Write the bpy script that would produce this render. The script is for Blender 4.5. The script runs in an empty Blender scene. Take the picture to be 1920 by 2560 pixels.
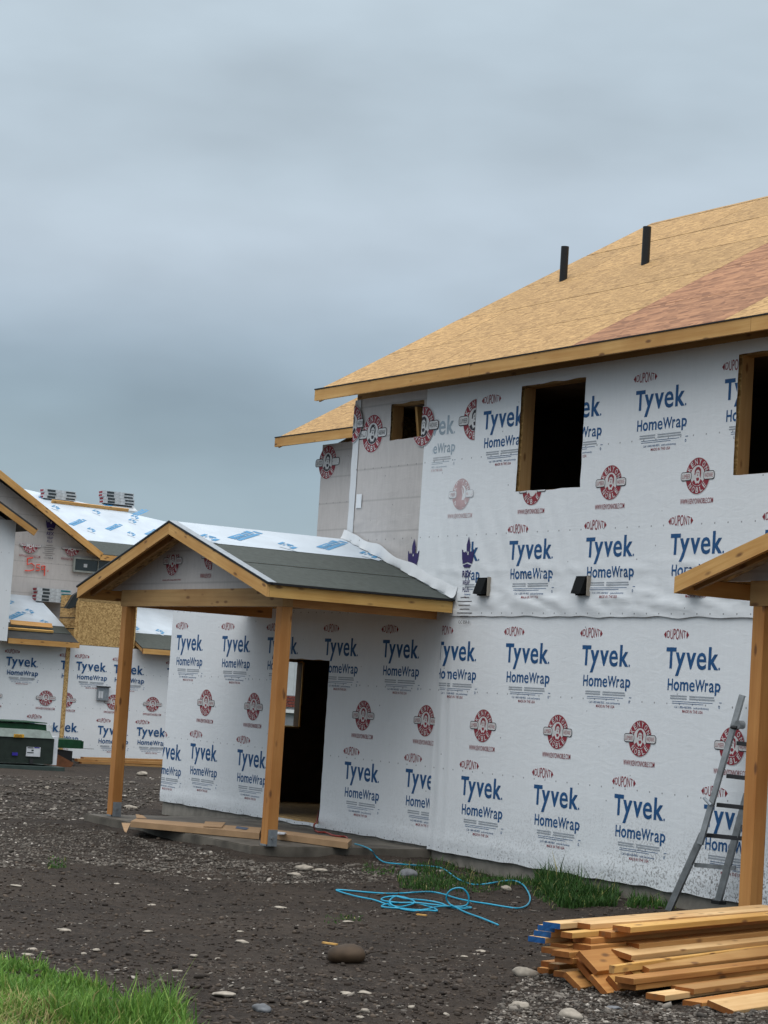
import bpy, bmesh, math, random
from mathutils import Vector as V, Matrix, noise
import numpy as np
rnd = random.Random(7)
S = bpy.context.scene
COL = S.collection

# ------------------------------------------------------------------ camera
F_PX = 5478.4                       # focal length in pixels of the 1920 x 2560 photograph
YAW, PIT, ROL = -1.01838343, 0.08272111, -0.06410452
fw = V((math.sin(YAW)*math.cos(PIT), math.cos(YAW)*math.cos(PIT), math.sin(PIT)))
_r = fw.cross(V((0, 0, 1))).normalized(); _d = fw.cross(_r)
CR = math.cos(ROL)*_r + math.sin(ROL)*_d
CD = -math.sin(ROL)*_r + math.cos(ROL)*_d
CP = V((0, -14.452, 0))             # eye level is z = 0, the long wall is the plane y = 0
cam = bpy.data.cameras.new('camera'); cam.sensor_fit = 'HORIZONTAL'; cam.sensor_width = 36
cam.lens = F_PX/1920*36; cam.clip_start = 0.1; cam.clip_end = 3000
camo = bpy.data.objects.new('camera', cam); COL.objects.link(camo)
camo.matrix_world = Matrix.Translation(CP) @ Matrix((CR, -CD, -fw)).transposed().to_4x4()
S.camera = camo

# ------------------------------------------------------------------ sky, sun, exposure
SUN_EL, SUN_AZ = math.radians(58), math.radians(-35)   # azimuth of the sun seen from the site
world = bpy.data.worlds.new('World'); S.world = world; world.use_nodes = True
nt = world.node_tree; nt.nodes.clear()
def N(nt, t, **k):
    n = nt.nodes.new(t)
    for a, b in k.items():
        if a.startswith('i_'):
            key = a[2:]
            key = int(key) if key.isdigit() else key.replace('_', ' ')
            n.inputs[key].default_value = b
        else: setattr(n, a, b)
    return n
def L(nt, a, b): nt.links.new(a, b)
out = N(nt, 'ShaderNodeOutputWorld')
sky = N(nt, 'ShaderNodeTexSky', sky_type='NISHITA', sun_disc=False, sun_elevation=SUN_EL, sun_rotation=math.pi-SUN_AZ)
skyb = N(nt, 'ShaderNodeBackground', i_Strength=0.05); L(nt, sky.outputs[0], skyb.inputs[0])
tc = N(nt, 'ShaderNodeTexCoord')
mp = N(nt, 'ShaderNodeMapping'); mp.inputs['Scale'].default_value = (1, 1, 2.6); mp.inputs['Location'].default_value = (4.11, 2.13, 1.59); L(nt, tc.outputs['Generated'], mp.inputs[0])
n1 = N(nt, 'ShaderNodeTexNoise', i_Scale=3.2, i_Detail=3.0, i_Roughness=0.40); L(nt, mp.outputs[0], n1.inputs['Vector'])
n2 = N(nt, 'ShaderNodeTexNoise', i_Scale=8.0, i_Detail=4.0, i_Roughness=0.45); L(nt, mp.outputs[0], n2.inputs['Vector'])
sep = N(nt, 'ShaderNodeSeparateXYZ'); L(nt, tc.outputs['Generated'], sep.inputs[0])
mx = N(nt, 'ShaderNodeMath', operation='MAXIMUM'); mx.inputs[1].default_value = 0; L(nt, sep.outputs[2], mx.inputs[0])
wz = N(nt, 'ShaderNodeMath', operation='MULTIPLY_ADD'); wz.inputs[1].default_value = .10; L(nt, n1.outputs['Fac'], wz.inputs[0]); L(nt, mx.outputs[0], wz.inputs[2])   # layer heights wander
r1 = N(nt, 'ShaderNodeValToRGB'); L(nt, wz.outputs[0], r1.inputs[0]); r1.color_ramp.interpolation = 'B_SPLINE'
el = r1.color_ramp.elements
for p, c in ((.05, (.35, .450, .510)), (.115, (.380, .480, .540)), (.165, (.265, .355, .420)), (.205, (.36, .455, .545)), (.245, (.475, .555, .635)), (.285, (.420, .500, .568)), (.40, (.362, .440, .500)), (1.0, (.42, .52, .60))):
    e_ = el.new(p); e_.color = (*c, 1)
el.remove(el[0]); el.remove(el[-1])
ml = N(nt, 'ShaderNodeMath', operation='MULTIPLY_ADD'); ml.inputs[1].default_value = .50; ml.inputs[2].default_value = .76; L(nt, n2.outputs['Fac'], ml.inputs[0])
pw_ = N(nt, 'ShaderNodeMath', operation='POWER'); pw_.inputs[1].default_value = 1.6; L(nt, mx.outputs[0], pw_.inputs[0])
ma = N(nt, 'ShaderNodeMath', operation='MULTIPLY_ADD'); ma.inputs[1].default_value = 1.9; ma.inputs[2].default_value = 1.0; L(nt, pw_.outputs[0], ma.inputs[0])
mm = N(nt, 'ShaderNodeMath', operation='MULTIPLY'); L(nt, ma.outputs[0], mm.inputs[0]); L(nt, ml.outputs[0], mm.inputs[1])
vm = N(nt, 'ShaderNodeVectorMath', operation='SCALE'); L(nt, r1.outputs[0], vm.inputs[0]); L(nt, mm.outputs[0], vm.inputs['Scale'])
cl = N(nt, 'ShaderNodeBackground', i_Strength=1.0); L(nt, vm.outputs[0], cl.inputs[0])
mix = N(nt, 'ShaderNodeMixShader'); mix.inputs[0].default_value = 0.94
L(nt, skyb.outputs[0], mix.inputs[1]); L(nt, cl.outputs[0], mix.inputs[2]); L(nt, mix.outputs[0], out.inputs[0])
sl = bpy.data.lights.new('sun', 'SUN'); sl.energy = 0.9; sl.angle = math.radians(50); sl.color = (1, .97, .93)
so = bpy.data.objects.new('sun', sl); COL.objects.link(so)
sdir = V((math.sin(-SUN_AZ)*math.cos(SUN_EL), -math.cos(SUN_AZ)*math.cos(SUN_EL), math.sin(SUN_EL)))
so.rotation_euler = sdir.to_track_quat('Z', 'Y').to_euler(); so.location = (0, -20, 30)
S.view_settings.view_transform = 'Standard'; S.view_settings.look = 'None'
S.view_settings.exposure = 0.0; S.view_settings.gamma = 1.0; S.view_settings.use_curve_mapping = False

# ------------------------------------------------------------------ pixel -> point on a known plane
def ray(px, py): return (px-960)/F_PX*CR + (py-1280)/F_PX*CD + fw
def on(px, py, axis, val):
    d = ray(px, py); return CP + d*((val-CP[axis])/d[axis])
def onplane(px, py, p0, n):
    d = ray(px, py); n = V(n); return CP + d*((V(p0)-CP).dot(n)/d.dot(n))

# ------------------------------------------------------------------ materials
MATS = {}
def newmat(name, rough=.7, metal=0., spec=.3):
    m = bpy.data.materials.new(name); m.use_nodes = True; MATS[name] = m
    b = m.node_tree.nodes['Principled BSDF']
    b.inputs['Roughness'].default_value = rough; b.inputs['Metallic'].default_value = metal
    b.inputs['Specular IOR Level'].default_value = spec
    return m, m.node_tree, b
def coords(nt, scale=(1, 1, 1), kind='Object', rot=(0, 0, 0)):
    t = N(nt, 'ShaderNodeTexCoord'); p = N(nt, 'ShaderNodeMapping')
    p.inputs['Scale'].default_value = scale; p.inputs['Rotation'].default_value = rot
    if kind == 'World':
        g = N(nt, 'ShaderNodeNewGeometry'); L(nt, g.outputs['Position'], p.inputs[0])
    else: L(nt, t.outputs[kind], p.inputs[0])
    return p.outputs[0]
def ramp(nt, src, stops):
    r = N(nt, 'ShaderNodeValToRGB'); L(nt, src, r.inputs[0]); e = r.color_ramp.elements
    while len(e) < len(stops): e.new(.5)
    for i, (p, c) in enumerate(stops):
        e[i].position = p; e[i].color = (*c, 1) if len(c) == 3 else c
    return r.outputs[0]
def mixc(nt, fac, a, b, mode='MIX'):
    m = N(nt, 'ShaderNodeMix', data_type='RGBA', blend_type=mode)
    for s, v in ((m.inputs['Factor'], fac), (m.inputs['A'], a), (m.inputs['B'], b)):
        if hasattr(v, 'links') or hasattr(v, 'is_linked'): L(nt, v, s)
        elif isinstance(v, (int, float)): s.default_value = v
        else: s.default_value = (*v, 1)
    return m.outputs['Result']
def noise_t(nt, vec, scale, detail=4., rough=.55, dist=0.):
    n = N(nt, 'ShaderNodeTexNoise', i_Scale=scale, i_Detail=detail, i_Roughness=rough, i_Distortion=dist)
    L(nt, vec, n.inputs['Vector']); return n.outputs['Fac']
def bump(nt, b, src, strength=.3, dist=.01):
    n = N(nt, 'ShaderNodeBump'); n.inputs['Strength'].default_value = strength; n.inputs['Distance'].default_value = dist
    L(nt, src, n.inputs['Height']); L(nt, n.outputs[0], b.inputs['Normal'])

def plain(name, c, rough=.7, metal=0., var=.12, scale=6., spec=.3, bmp=0.):
    m, nt, b = newmat(name, rough, metal, spec)
    f = noise_t(nt, coords(nt), scale, 5)
    lo = tuple(x*(1-var*1.6) for x in c); hi = tuple(min(1, x*(1+var)) for x in c)
    L(nt, ramp(nt, f, [(.3, lo), (.7, hi)]), b.inputs['Base Color'])
    if bmp: bump(nt, b, f, bmp, .01)
    return m

def wood(name, lo, hi, knot=(.16, .075, .03), along=0, rough=.65, hue=.35):
    m, nt, b = newmat(name, rough)
    sc = [14., 14., 14.]; sc[along] = .55
    tcn = N(nt, 'ShaderNodeTexCoord'); oi = N(nt, 'ShaderNodeObjectInfo')
    off = N(nt, 'ShaderNodeVectorMath', operation='SCALE'); off.inputs[0].default_value = (37, 19, 53); L(nt, oi.outputs['Random'], off.inputs['Scale'])
    ad = N(nt, 'ShaderNodeVectorMath', operation='ADD'); L(nt, tcn.outputs['Object'], ad.inputs[0]); L(nt, off.outputs[0], ad.inputs[1])
    mpn = N(nt, 'ShaderNodeMapping'); mpn.inputs['Scale'].default_value = sc; L(nt, ad.outputs[0], mpn.inputs[0])
    g = noise_t(nt, mpn.outputs[0], 1.6, 6, .6, .6)
    base = ramp(nt, g, [(.28, lo), (.72, hi)])
    sc2 = [1.3]*3; sc2[along] = .8
    mp2 = N(nt, 'ShaderNodeMapping'); mp2.inputs['Scale'].default_value = sc2; L(nt, ad.outputs[0], mp2.inputs[0])
    big = noise_t(nt, mp2.outputs[0], 1.5, 3)
    base = mixc(nt, ramp(nt, big, [(.35, (.0,)*3), (.75, (.75,)*3)]), base, tuple(x*y for x, y in zip(lo, (.8, .68, .55))))
    sc3 = [9.]*3; sc3[along] = 3.2
    mp3 = N(nt, 'ShaderNodeMapping'); mp3.inputs['Scale'].default_value = sc3; L(nt, ad.outputs[0], mp3.inputs[0])
    vo = N(nt, 'ShaderNodeTexVoronoi', i_Scale=1.0, i_Randomness=1.0); L(nt, mp3.outputs[0], vo.inputs['Vector'])
    kf = ramp(nt, vo.outputs['Distance'], [(.10, (.9,)*3), (.21, (0,)*3)])
    base = mixc(nt, kf, base, knot)
    hs = N(nt, 'ShaderNodeHueSaturation'); L(nt, base, hs.inputs['Color'])
    mr = N(nt, 'ShaderNodeMapRange'); mr.inputs['To Min'].default_value = 1-hue; mr.inputs['To Max'].default_value = 1+hue*.55
    L(nt, oi.outputs['Random'], mr.inputs['Value']); L(nt, mr.outputs[0], hs.inputs['Value'])
    L(nt, hs.outputs[0], b.inputs['Base Color']); bump(nt, b, g, .25, .004)
    return m

def osb(name, dark, light, kind='Object', scale=1., lines=False):
    m, nt, b = newmat(name, .75)
    cols = []
    for ang in (.25, -.55):
        v = coords(nt, (7*scale, 30*scale, 30*scale), kind, (0, 0, ang))
        vo = N(nt, 'ShaderNodeTexVoronoi', i_Scale=1.0); L(nt, v, vo.inputs['Vector'])
        sp = N(nt, 'ShaderNodeSeparateColor'); L(nt, vo.outputs['Color'], sp.inputs[0]); cols.append(sp.outputs[0])
    sel = noise_t(nt, coords(nt, (9*scale,)*3, kind), 1., 2)
    f = mixc(nt, ramp(nt, sel, [(.47, (0,)*3), (.53, (1,)*3)]), cols[0], cols[1])
    fine = noise_t(nt, coords(nt, (10*scale, 90*scale, 90*scale), kind), 1., 4)
    f2 = mixc(nt, .35, f, fine)
    mid = tuple((a+c)/2 for a, c in zip(dark, light))
    c0 = ramp(nt, f2, [(.12, dark), (.45, mid), (.8, light)])
    if lines:                                   # nailing lines snapped over the rafters
        tx = N(nt, 'ShaderNodeTexCoord'); sx = N(nt, 'ShaderNodeSeparateXYZ'); L(nt, tx.outputs['Object'], sx.inputs[0])
        pp = N(nt, 'ShaderNodeMath', operation='PINGPONG'); pp.inputs[1].default_value = .1525; L(nt, sx.outputs[0], pp.inputs[0])
        br = noise_t(nt, coords(nt, (2, 2, 2)), 1., 3)
        k_ = N(nt, 'ShaderNodeMath', operation='MULTIPLY'); L(nt, ramp(nt, pp.outputs[0], [(.004, (.8,)*3), (.010, (0,)*3)]), k_.inputs[0]); L(nt, ramp(nt, br, [(.42, (0,)*3), (.58, (1,)*3)]), k_.inputs[1])
        c0 = mixc(nt, k_.outputs[0], c0, tuple(x*.45 for x in dark))
    oi = N(nt, 'ShaderNodeObjectInfo'); mr = N(nt, 'ShaderNodeMapRange'); mr.inputs['To Min'].default_value = .88; mr.inputs['To Max'].default_value = 1.07
    L(nt, oi.outputs['Random'], mr.inputs['Value'])
    hs = N(nt, 'ShaderNodeHueSaturation'); L(nt, c0, hs.inputs['Color']); L(nt, mr.outputs[0], hs.inputs['Value'])
    L(nt, hs.outputs[0], b.inputs['Base Color']); bump(nt, b, f2, .3, .004)
    return m

def wrap(name, c, streak=.06, dirt=False, laps=False, dirtc=(.10, .085, .075)):
    m, nt, b = newmat(name, .55, 0, .35)
    v = coords(nt, (1, 1, 1), 'World')
    f = noise_t(nt, coords(nt, (26, 26, 5), 'World'), 1., 5, .6)
    g = noise_t(nt, v, 1.1, 4)
    lo = tuple(x*(1-streak) for x in c); hi = tuple(min(1, x*(1+streak*.6)) for x in c)
    col = mixc(nt, .5, ramp(nt, f, [(.3, lo), (.7, hi)]), ramp(nt, g, [(.3, lo), (.7, hi)]))
    if laps:                                    # grain of the sheathing showing through the thin sheet
        w = noise_t(nt, coords(nt, (7, 7, 1.2), 'World', (0, .5, 0)), 2., 5, .65, .8)
        col = mixc(nt, ramp(nt, w, [(.45, (0,)*3), (.75, (.6,)*3)]), col, tuple(x*.80 for x in c))
        sz_ = N(nt, 'ShaderNodeSeparateXYZ'); L(nt, v, sz_.inputs[0])
        fr_ = N(nt, 'ShaderNodeMath', operation='PINGPONG'); fr_.inputs[1].default_value = .203; L(nt, sz_.outputs[2], fr_.inputs[0])
        col = mixc(nt, ramp(nt, fr_.outputs[0], [(.006, (.55,)*3), (.016, (0,)*3)]), col, tuple(x*.62 for x in c))
    if dirt:
        sx = N(nt, 'ShaderNodeSeparateXYZ'); L(nt, v, sx.inputs[0])
        mr = N(nt, 'ShaderNodeMapRange'); mr.inputs['From Min'].default_value = -.95; mr.inputs['From Max'].default_value = -1.72
        L(nt, sx.outputs[2], mr.inputs['Value'])
        my = N(nt, 'ShaderNodeMapRange'); my.inputs['From Min'].default_value = -21.5; my.inputs['From Max'].default_value = -16.5
        my.inputs['To Min'].default_value = .25
        L(nt, sx.outputs[0], my.inputs['Value'])
        sp = noise_t(nt, v, 38, 3, .7); spf = ramp(nt, sp, [(.50, (0,)*3), (.60, (1,)*3)])
        pat = noise_t(nt, v, 1.7, 3); 
        mu = N(nt, 'ShaderNodeMath', operation='MULTIPLY'); L(nt, mr.outputs[0], mu.inputs[0]); L(nt, spf, mu.inputs[1])
        mu2 = N(nt, 'ShaderNodeMath', operation='MULTIPLY'); L(nt, mu.outputs[0], mu2.inputs[0]); L(nt, my.outputs[0], mu2.inputs[1])
        mu3 = N(nt, 'ShaderNodeMath', operation='MULTIPLY'); mu3.use_clamp = True; L(nt, mu2.outputs[0], mu3.inputs[0]); L(nt, ramp(nt, pat, [(.35, (.2,)*3), (.6, (1.,)*3)]), mu3.inputs[1])
        col = mixc(nt, mu3.outputs[0], col, dirtc)
        # sparse staples and specks
    vo = N(nt, 'ShaderNodeTexVoronoi', i_Scale=4.5); L(nt, v, vo.inputs['Vector'])
    col = mixc(nt, ramp(nt, vo.outputs['Distance'], [(.030, (.75,)*3), (.05, (0,)*3)]), col, (.12, .12, .13))
    sg = N(nt, 'ShaderNodeSeparateXYZ'); L(nt, v, sg.inputs[0]); ad_ = N(nt, 'ShaderNodeMath', operation='ADD'); L(nt, sg.outputs[0], ad_.inputs[0]); L(nt, sg.outputs[1], ad_.inputs[1])
    p1_ = N(nt, 'ShaderNodeMath', operation='PINGPONG'); p1_.inputs[1].default_value = .1015; L(nt, ad_.outputs[0], p1_.inputs[0])
    sh_ = N(nt, 'ShaderNodeMath', operation='ADD'); sh_.inputs[1].default_value = 30.27; L(nt, sg.outputs[2], sh_.inputs[0])
    p2_ = N(nt, 'ShaderNodeMath', operation='PINGPONG'); p2_.inputs[1].default_value = .46; L(nt, sh_.outputs[0], p2_.inputs[0])
    k_ = N(nt, 'ShaderNodeMath', operation='MULTIPLY'); L(nt, ramp(nt, p1_.outputs[0], [(.006, (1,)*3), (.010, (0,)*3)]), k_.inputs[0]); L(nt, ramp(nt, p2_.outputs[0], [(.006, (.8,)*3), (.010, (0,)*3)]), k_.inputs[1])
    col = mixc(nt, k_.outputs[0], col, (.10, .10, .11))
    L(nt, col, b.inputs['Base Color'])
    wr = noise_t(nt, coords(nt, (2.2, 2.2, 6), 'World', (0, .35, 0)), 1.6, 5, .55, 1.2)
    bump(nt, b, wr, .16, .02)
    return m

wood('fir', (.50, .265, .080), (.70, .425, .160), hue=.14)
wood('fir_y', (.56, .315, .085), (.76, .485, .17), hue=.13)
wood('treated', (.40, .175, .050), (.54, .265, .085), knot=(.14, .06, .025), hue=.07)
wood('beam', (.33, .19, .075), (.47, .29, .12), hue=.10)
wood('stud', (.34, .20, .085), (.46, .29, .13), hue=.12)
wood('board_pale', (.60, .37, .16), (.80, .56, .29), hue=.12)
wood('board_orange', (.42, .180, .048), (.68, .365, .120), hue=.30)
wood('board_end', (.20, .066, .013), (.33, .125, .028), hue=.18)
wood('board_grey', (.34, .175, .058), (.50, .30, .115), hue=.18)
osb('osb', (.26, .145, .048), (.68, .45, .19))
osb('osb_roof', (.235, .130, .046), (.53, .328, .135), scale=1.35, lines=True)
osb('osb_red', (.17, .070, .032), (.40, .195, .095), scale=.6)
osb('osb_floor', (.24, .15, .06), (.42, .28, .12))
wrap('wrap', (.735, .760, .785), .05, dirt=True)
wrap('wrap_far', (.745, .765, .785), .05)
wrap('wrap_thin', (.52, .49, .475), .10, laps=True)
wrap('wrap_veil', (.64, .66, .68), .07)
plain('ink_blue', (.014, .080, .215), .6); plain('ink_red', (.25, .028, .042), .6); plain('ink_grey', (.33, .36, .40), .6)
plain('ink_black', (.035, .03, .04), .6); plain('ink_white', (.60, .60, .60), .6); plain('ink_purple', (.035, .022, .115), .6)
plain('ink_dim', (.075, .10, .15), .6)
plain('fade_blue', (.33, .405, .47), .6); plain('fade_red', (.50, .36, .37), .6); plain('fade_grey', (.48, .50, .53), .6)
plain('spray_red', (.75, .085, .05), .5)
plain('concrete', (.24, .22, .19), .85, var=.22, scale=5., bmp=.3)
plain('concrete_wet', (.125, .110, .090), .75, var=.38, scale=2.4, bmp=.3)
plain('membrane', (.054, .063, .057), .8, var=.13, scale=14., bmp=.2)
plain('membrane_dark', (.035, .038, .040), .7, var=.1)
plain('black_edge', (.012, .012, .013), .55, var=.05)
plain('abs_black', (.013, .013, .014), .4, var=.05)
plain('dark_steel', (.03, .03, .033), .5, var=.1)
plain('galv', (.34, .37, .40), .45, .75, var=.15, scale=20.)
plain('alu', (.28, .29, .295), .45, .7, var=.18, scale=9.)
plain('cardboard', (.37, .235, .13), .85, var=.12, scale=4.)
plain('hood', (.008, .009, .010), .7, var=.1, spec=.1); plain('hood_rim', (.33, .29, .24), .7)
plain('under', (.47, .53, .59), .5, var=.07, scale=2., spec=.4, bmp=.15); plain('under_blue', (.045, .23, .44), .5, var=.1); plain('under_grey', (.36, .42, .48), .5)
plain('hose_blue', (.010, .30, .47), .35, var=.12, scale=3., spec=.5); plain('cord_red', (.36, .05, .035), .45)
plain('blue_paint', (.012, .085, .26), .6, var=.25, scale=25.)
plain('tr_green', (.022, .032, .026), .5, var=.15); plain('tr_top', (.12, .15, .135), .5, var=.2); plain('pad_green', (.045, .068, .062), .6, var=.15)
plain('green_paint', (.008, .055, .022), .45, var=.2); plain('rust', (.16, .065, .03), .85, var=.25, bmp=.3)
plain('label_white', (.60, .62, .65), .5, var=.1); plain('label_yellow', (.62, .33, .03), .5); plain('label_blue', (.04, .03, .30), .5)
plain('glass_dark', (.022, .03, .033), .08, spec=.6); plain('frame_grey', (.30, .32, .30), .5)
plain('bundle_white', (.50, .53, .55), .4, var=.15, scale=15.); plain('bundle_dark', (.035, .045, .05), .45); plain('bundle_teal', (.02, .17, .20), .45)
plain('interior', (.10, .075, .052), .85, var=.2, scale=3.)  # wood of the rooms, its colour darkened to stand in for missing light
plain('siding', (.58, .61, .62), .6, var=.05); plain('trim_white', (.75, .75, .74), .5); plain('grey_base', (.27, .28, .29), .8)
plain('brick_red', (.22, .06, .045), .85, var=.3, scale=14.)
plain('stone_brown', (.060, .038, .022), .7, var=.35, scale=5., bmp=.25)
plain('styro', (.65, .66, .66), .6, var=.05)
plain('tarp', (.025, .03, .03), .5, var=.2)

def stone_mat(name, stops):
    m, nt, b = newmat(name, .75)
    at = N(nt, 'ShaderNodeAttribute', attribute_name='tone')
    c = ramp(nt, at.outputs['Fac'], stops)
    f = noise_t(nt, coords(nt), 30, 4)
    c = mixc(nt, .5, c, ramp(nt, f, [(.3, (.35,)*3), (.7, (.75,)*3)]), 'OVERLAY')
    L(nt, c, b.inputs['Base Color'])
stone_mat('pebbles', [(0, (.030, .026, .022)), (.35, (.078, .067, .056)), (.7, (.165, .143, .120)), (.9, (.32, .285, .245)), (1, (.48, .44, .39))])
stone_mat('clods', [(0, (.016, .011, .008)), (.6, (.038, .027, .0195)), (1, (.08, .059, .043))])
plain('stone_pale', (.33, .29, .24), .75, var=.25, scale=14., bmp=.2)
plain('stone_grey', (.15, .155, .165), .75, var=.25, scale=14., bmp=.2)
m, nt, b = newmat('grass', .6, 0, .25)
at = N(nt, 'ShaderNodeAttribute', attribute_name='tone')
gc = ramp(nt, at.outputs['Fac'], [(0, (.022, .055, .014)), (.42, (.055, .135, .026)), (.78, (.17, .32, .055)), (.88, (.36, .32, .12)), (1, (.36, .29, .15))])
L(nt, gc, b.inputs['Base Color'])
tb = N(nt, 'ShaderNodeBsdfTranslucent'); L(nt, gc, tb.inputs[0]); ms = N(nt, 'ShaderNodeMixShader'); ms.inputs[0].default_value = .35
L(nt, b.outputs[0], ms.inputs[1]); L(nt, tb.outputs[0], ms.inputs[2]); L(nt, ms.outputs[0], nt.nodes['Material Output'].inputs[0])
b.inputs['Subsurface Weight'].default_value = .0
m, nt, b = newmat('soil', .9, 0, .2)
v = coords(nt, (1, 1, 1), 'World')
a1 = noise_t(nt, v, .45, 5, .6); a2 = noise_t(nt, v, 9, 6, .7); a3 = noise_t(nt, v, 45, 4, .7)
c = ramp(nt, a2, [(.28, (.013, .0095, .0073)), (.55, (.031, .0230, .0175)), (.78, (.070, .054, .042))])
c = mixc(nt, ramp(nt, a1, [(.42, (0,)*3), (.68, (.55,)*3)]), c, (.058, .043, .032))
c = mixc(nt, ramp(nt, a3, [(.60, (0,)*3), (.72, (.6,)*3)]), c, (.17, .145, .115))
L(nt, c, b.inputs['Base Color']); bump(nt, b, mixc(nt, .5, a2, a3), .8, .04)
M = MATS

# ------------------------------------------------------------------ object helpers
W = {}
def link(o, Mw, parent=None):
    COL.objects.link(o); W[o.name] = Mw.copy()
    if parent is not None:
        o.parent = parent; o.matrix_parent_inverse = W[parent.name].inverted()
    o.matrix_basis = Mw
    return o
def tag(o, label=None, cat=None, group=None, kind=None):
    if label: o['label'] = label
    if cat: o['category'] = cat
    if group: o['group'] = group
    if kind: o['kind'] = kind
    return o
def thing(name, loc, label, cat, group=None):
    o = bpy.data.objects.new(name, None); o.empty_display_size = .2
    link(o, Matrix.Translation(V(loc))); return tag(o, label, cat, group)
class MB:
    def __init__(s): s.v = []; s.f = []; s.m = []
    def quad(s, pts, m=0):
        n = len(s.v); s.v += [tuple(p) for p in pts]; s.f.append(tuple(range(n, n+len(pts)))); s.m.append(m); return s
    def box(s, a, b, m=0):
        x0, y0, z0 = (min(a[i], b[i]) for i in range(3)); x1, y1, z1 = (max(a[i], b[i]) for i in range(3))
        n = len(s.v); s.v += [(x0, y0, z0), (x1, y0, z0), (x1, y1, z0), (x0, y1, z0), (x0, y0, z1), (x1, y0, z1), (x1, y1, z1), (x0, y1, z1)]
        for q in ((0, 3, 2, 1), (4, 5, 6, 7), (0, 1, 5, 4), (1, 2, 6, 5), (2, 3, 7, 6), (3, 0, 4, 7)):
            s.f.append(tuple(n+i for i in q)); s.m.append(m)
        return s
    def prism(s, poly, ext, m=0, mside=None):
        n = len(s.v); k = len(poly); e = V(ext)
        s.v += [tuple(V(p)) for p in poly] + [tuple(V(p)+e) for p in poly]
        s.f.append(tuple(range(n+k-1, n-1, -1))); s.m.append(m)
        s.f.append(tuple(range(n+k, n+2*k))); s.m.append(m)
        for i in range(k):
            j = (i+1) % k; s.f.append((n+i, n+j, n+k+j, n+k+i)); s.m.append(m if mside is None else mside)
        return s
    def tube(s, pts, r, m=0, k=8, cap=True):
        n = len(s.v); P = [V(p) for p in pts]
        for i, p in enumerate(P):
            t = (P[min(i+1, len(P)-1)]-P[max(i-1, 0)]).normalized()
            a = t.cross(V((0, 0, 1)));
            if a.length < .05: a = t.cross(V((1, 0, 0)))
            a.normalize(); c = t.cross(a); rr = r[i] if hasattr(r, '__len__') else r
            for j in range(k):
                th = 2*math.pi*j/k; s.v.append(tuple(p+a*rr*math.cos(th)+c*rr*math.sin(th)))
        for i in range(len(P)-1):
            for j in range(k):
                q = (j+1) % k; s.f.append((n+i*k+j, n+i*k+q, n+(i+1)*k+q, n+(i+1)*k+j)); s.m.append(m)
        if cap:
            s.f.append(tuple(n+j for j in range(k-1, -1, -1))); s.m.append(m)
            e = n+(len(P)-1)*k; s.f.append(tuple(e+j for j in range(k))); s.m.append(m)
        return s
    def mesh(s, name, mats, smooth=False, fix=True):
        me = bpy.data.meshes.new(name); me.from_pydata(s.v, [], s.f)
        for x in (mats if isinstance(mats, (list, tuple)) else [mats]): me.materials.append(M[x])
        me.polygons.foreach_set('material_index', s.m)
        if fix:
            bm = bmesh.new(); bm.from_mesh(me); bmesh.ops.recalc_face_normals(bm, faces=bm.faces); bm.to_mesh(me); bm.free()
        if smooth: me.polygons.foreach_set('use_smooth', [True]*len(me.polygons))
        me.update(); return me
    def build(s, name, mats, parent=None, smooth=False, Mw=None, fix=True):
        """vertices are world coordinates unless Mw is given"""
        me = s.mesh(name, mats, smooth, fix)
        if Mw is None:
            c = V(s.v[0]); Mw = Matrix.Translation(c); me.transform(Matrix.Translation(-c))
        return link(bpy.data.objects.new(name, me), Mw, parent)
def frame(p0, p1, up=(0, 0, 1)):
    x = (V(p1)-V(p0)); Ln = x.length; x.normalize(); z = V(up); y = z.cross(x).normalized(); z = x.cross(y)
    return Matrix.Translation(V(p0)) @ Matrix((x, y, z)).transposed().to_4x4(), Ln
def beam(name, p0, p1, w, h, mat, parent=None, up=(0, 0, 1), end=None, bow=0., seg=1, ch=0.):
    """a sawn timber: local x along its length, width w across, height h; p0, p1 are the centre-line ends"""
    Mw, Ln = frame(p0, p1, up); mb = MB(); seg = max(seg, 1)
    ph = rnd.uniform(0, 6)
    prof = [(-w/2, -h/2), (w/2, -h/2), (w/2, h/2), (-w/2, h/2)]
    if ch:
        c = ch; prof = [(-w/2+c, -h/2), (w/2-c, -h/2), (w/2, -h/2+c), (w/2, h/2-c), (w/2-c, h/2), (-w/2+c, h/2), (-w/2, h/2-c), (-w/2, -h/2+c)]
    k = len(prof)
    for i in range(seg+1):
        t = i/seg; o = bow*math.sin(t*math.pi)
        for y, z in prof: mb.v.append((t*Ln, y+o*math.cos(ph), z+o*math.sin(ph)*.4))
    for i in range(seg):
        for j in range(k):
            q = (j+1) % k; mb.f.append((i*k+j, i*k+q, (i+1)*k+q, (i+1)*k+j)); mb.m.append(0)
    mb.f.append(tuple(range(k-1, -1, -1))); mb.m.append(1 if end else 0)
    mb.f.append(tuple(seg*k+j for j in range(k))); mb.m.append(1 if end else 0)
    return mb.build(name, [mat]+([end] if end else []), parent, Mw=Mw)

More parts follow.
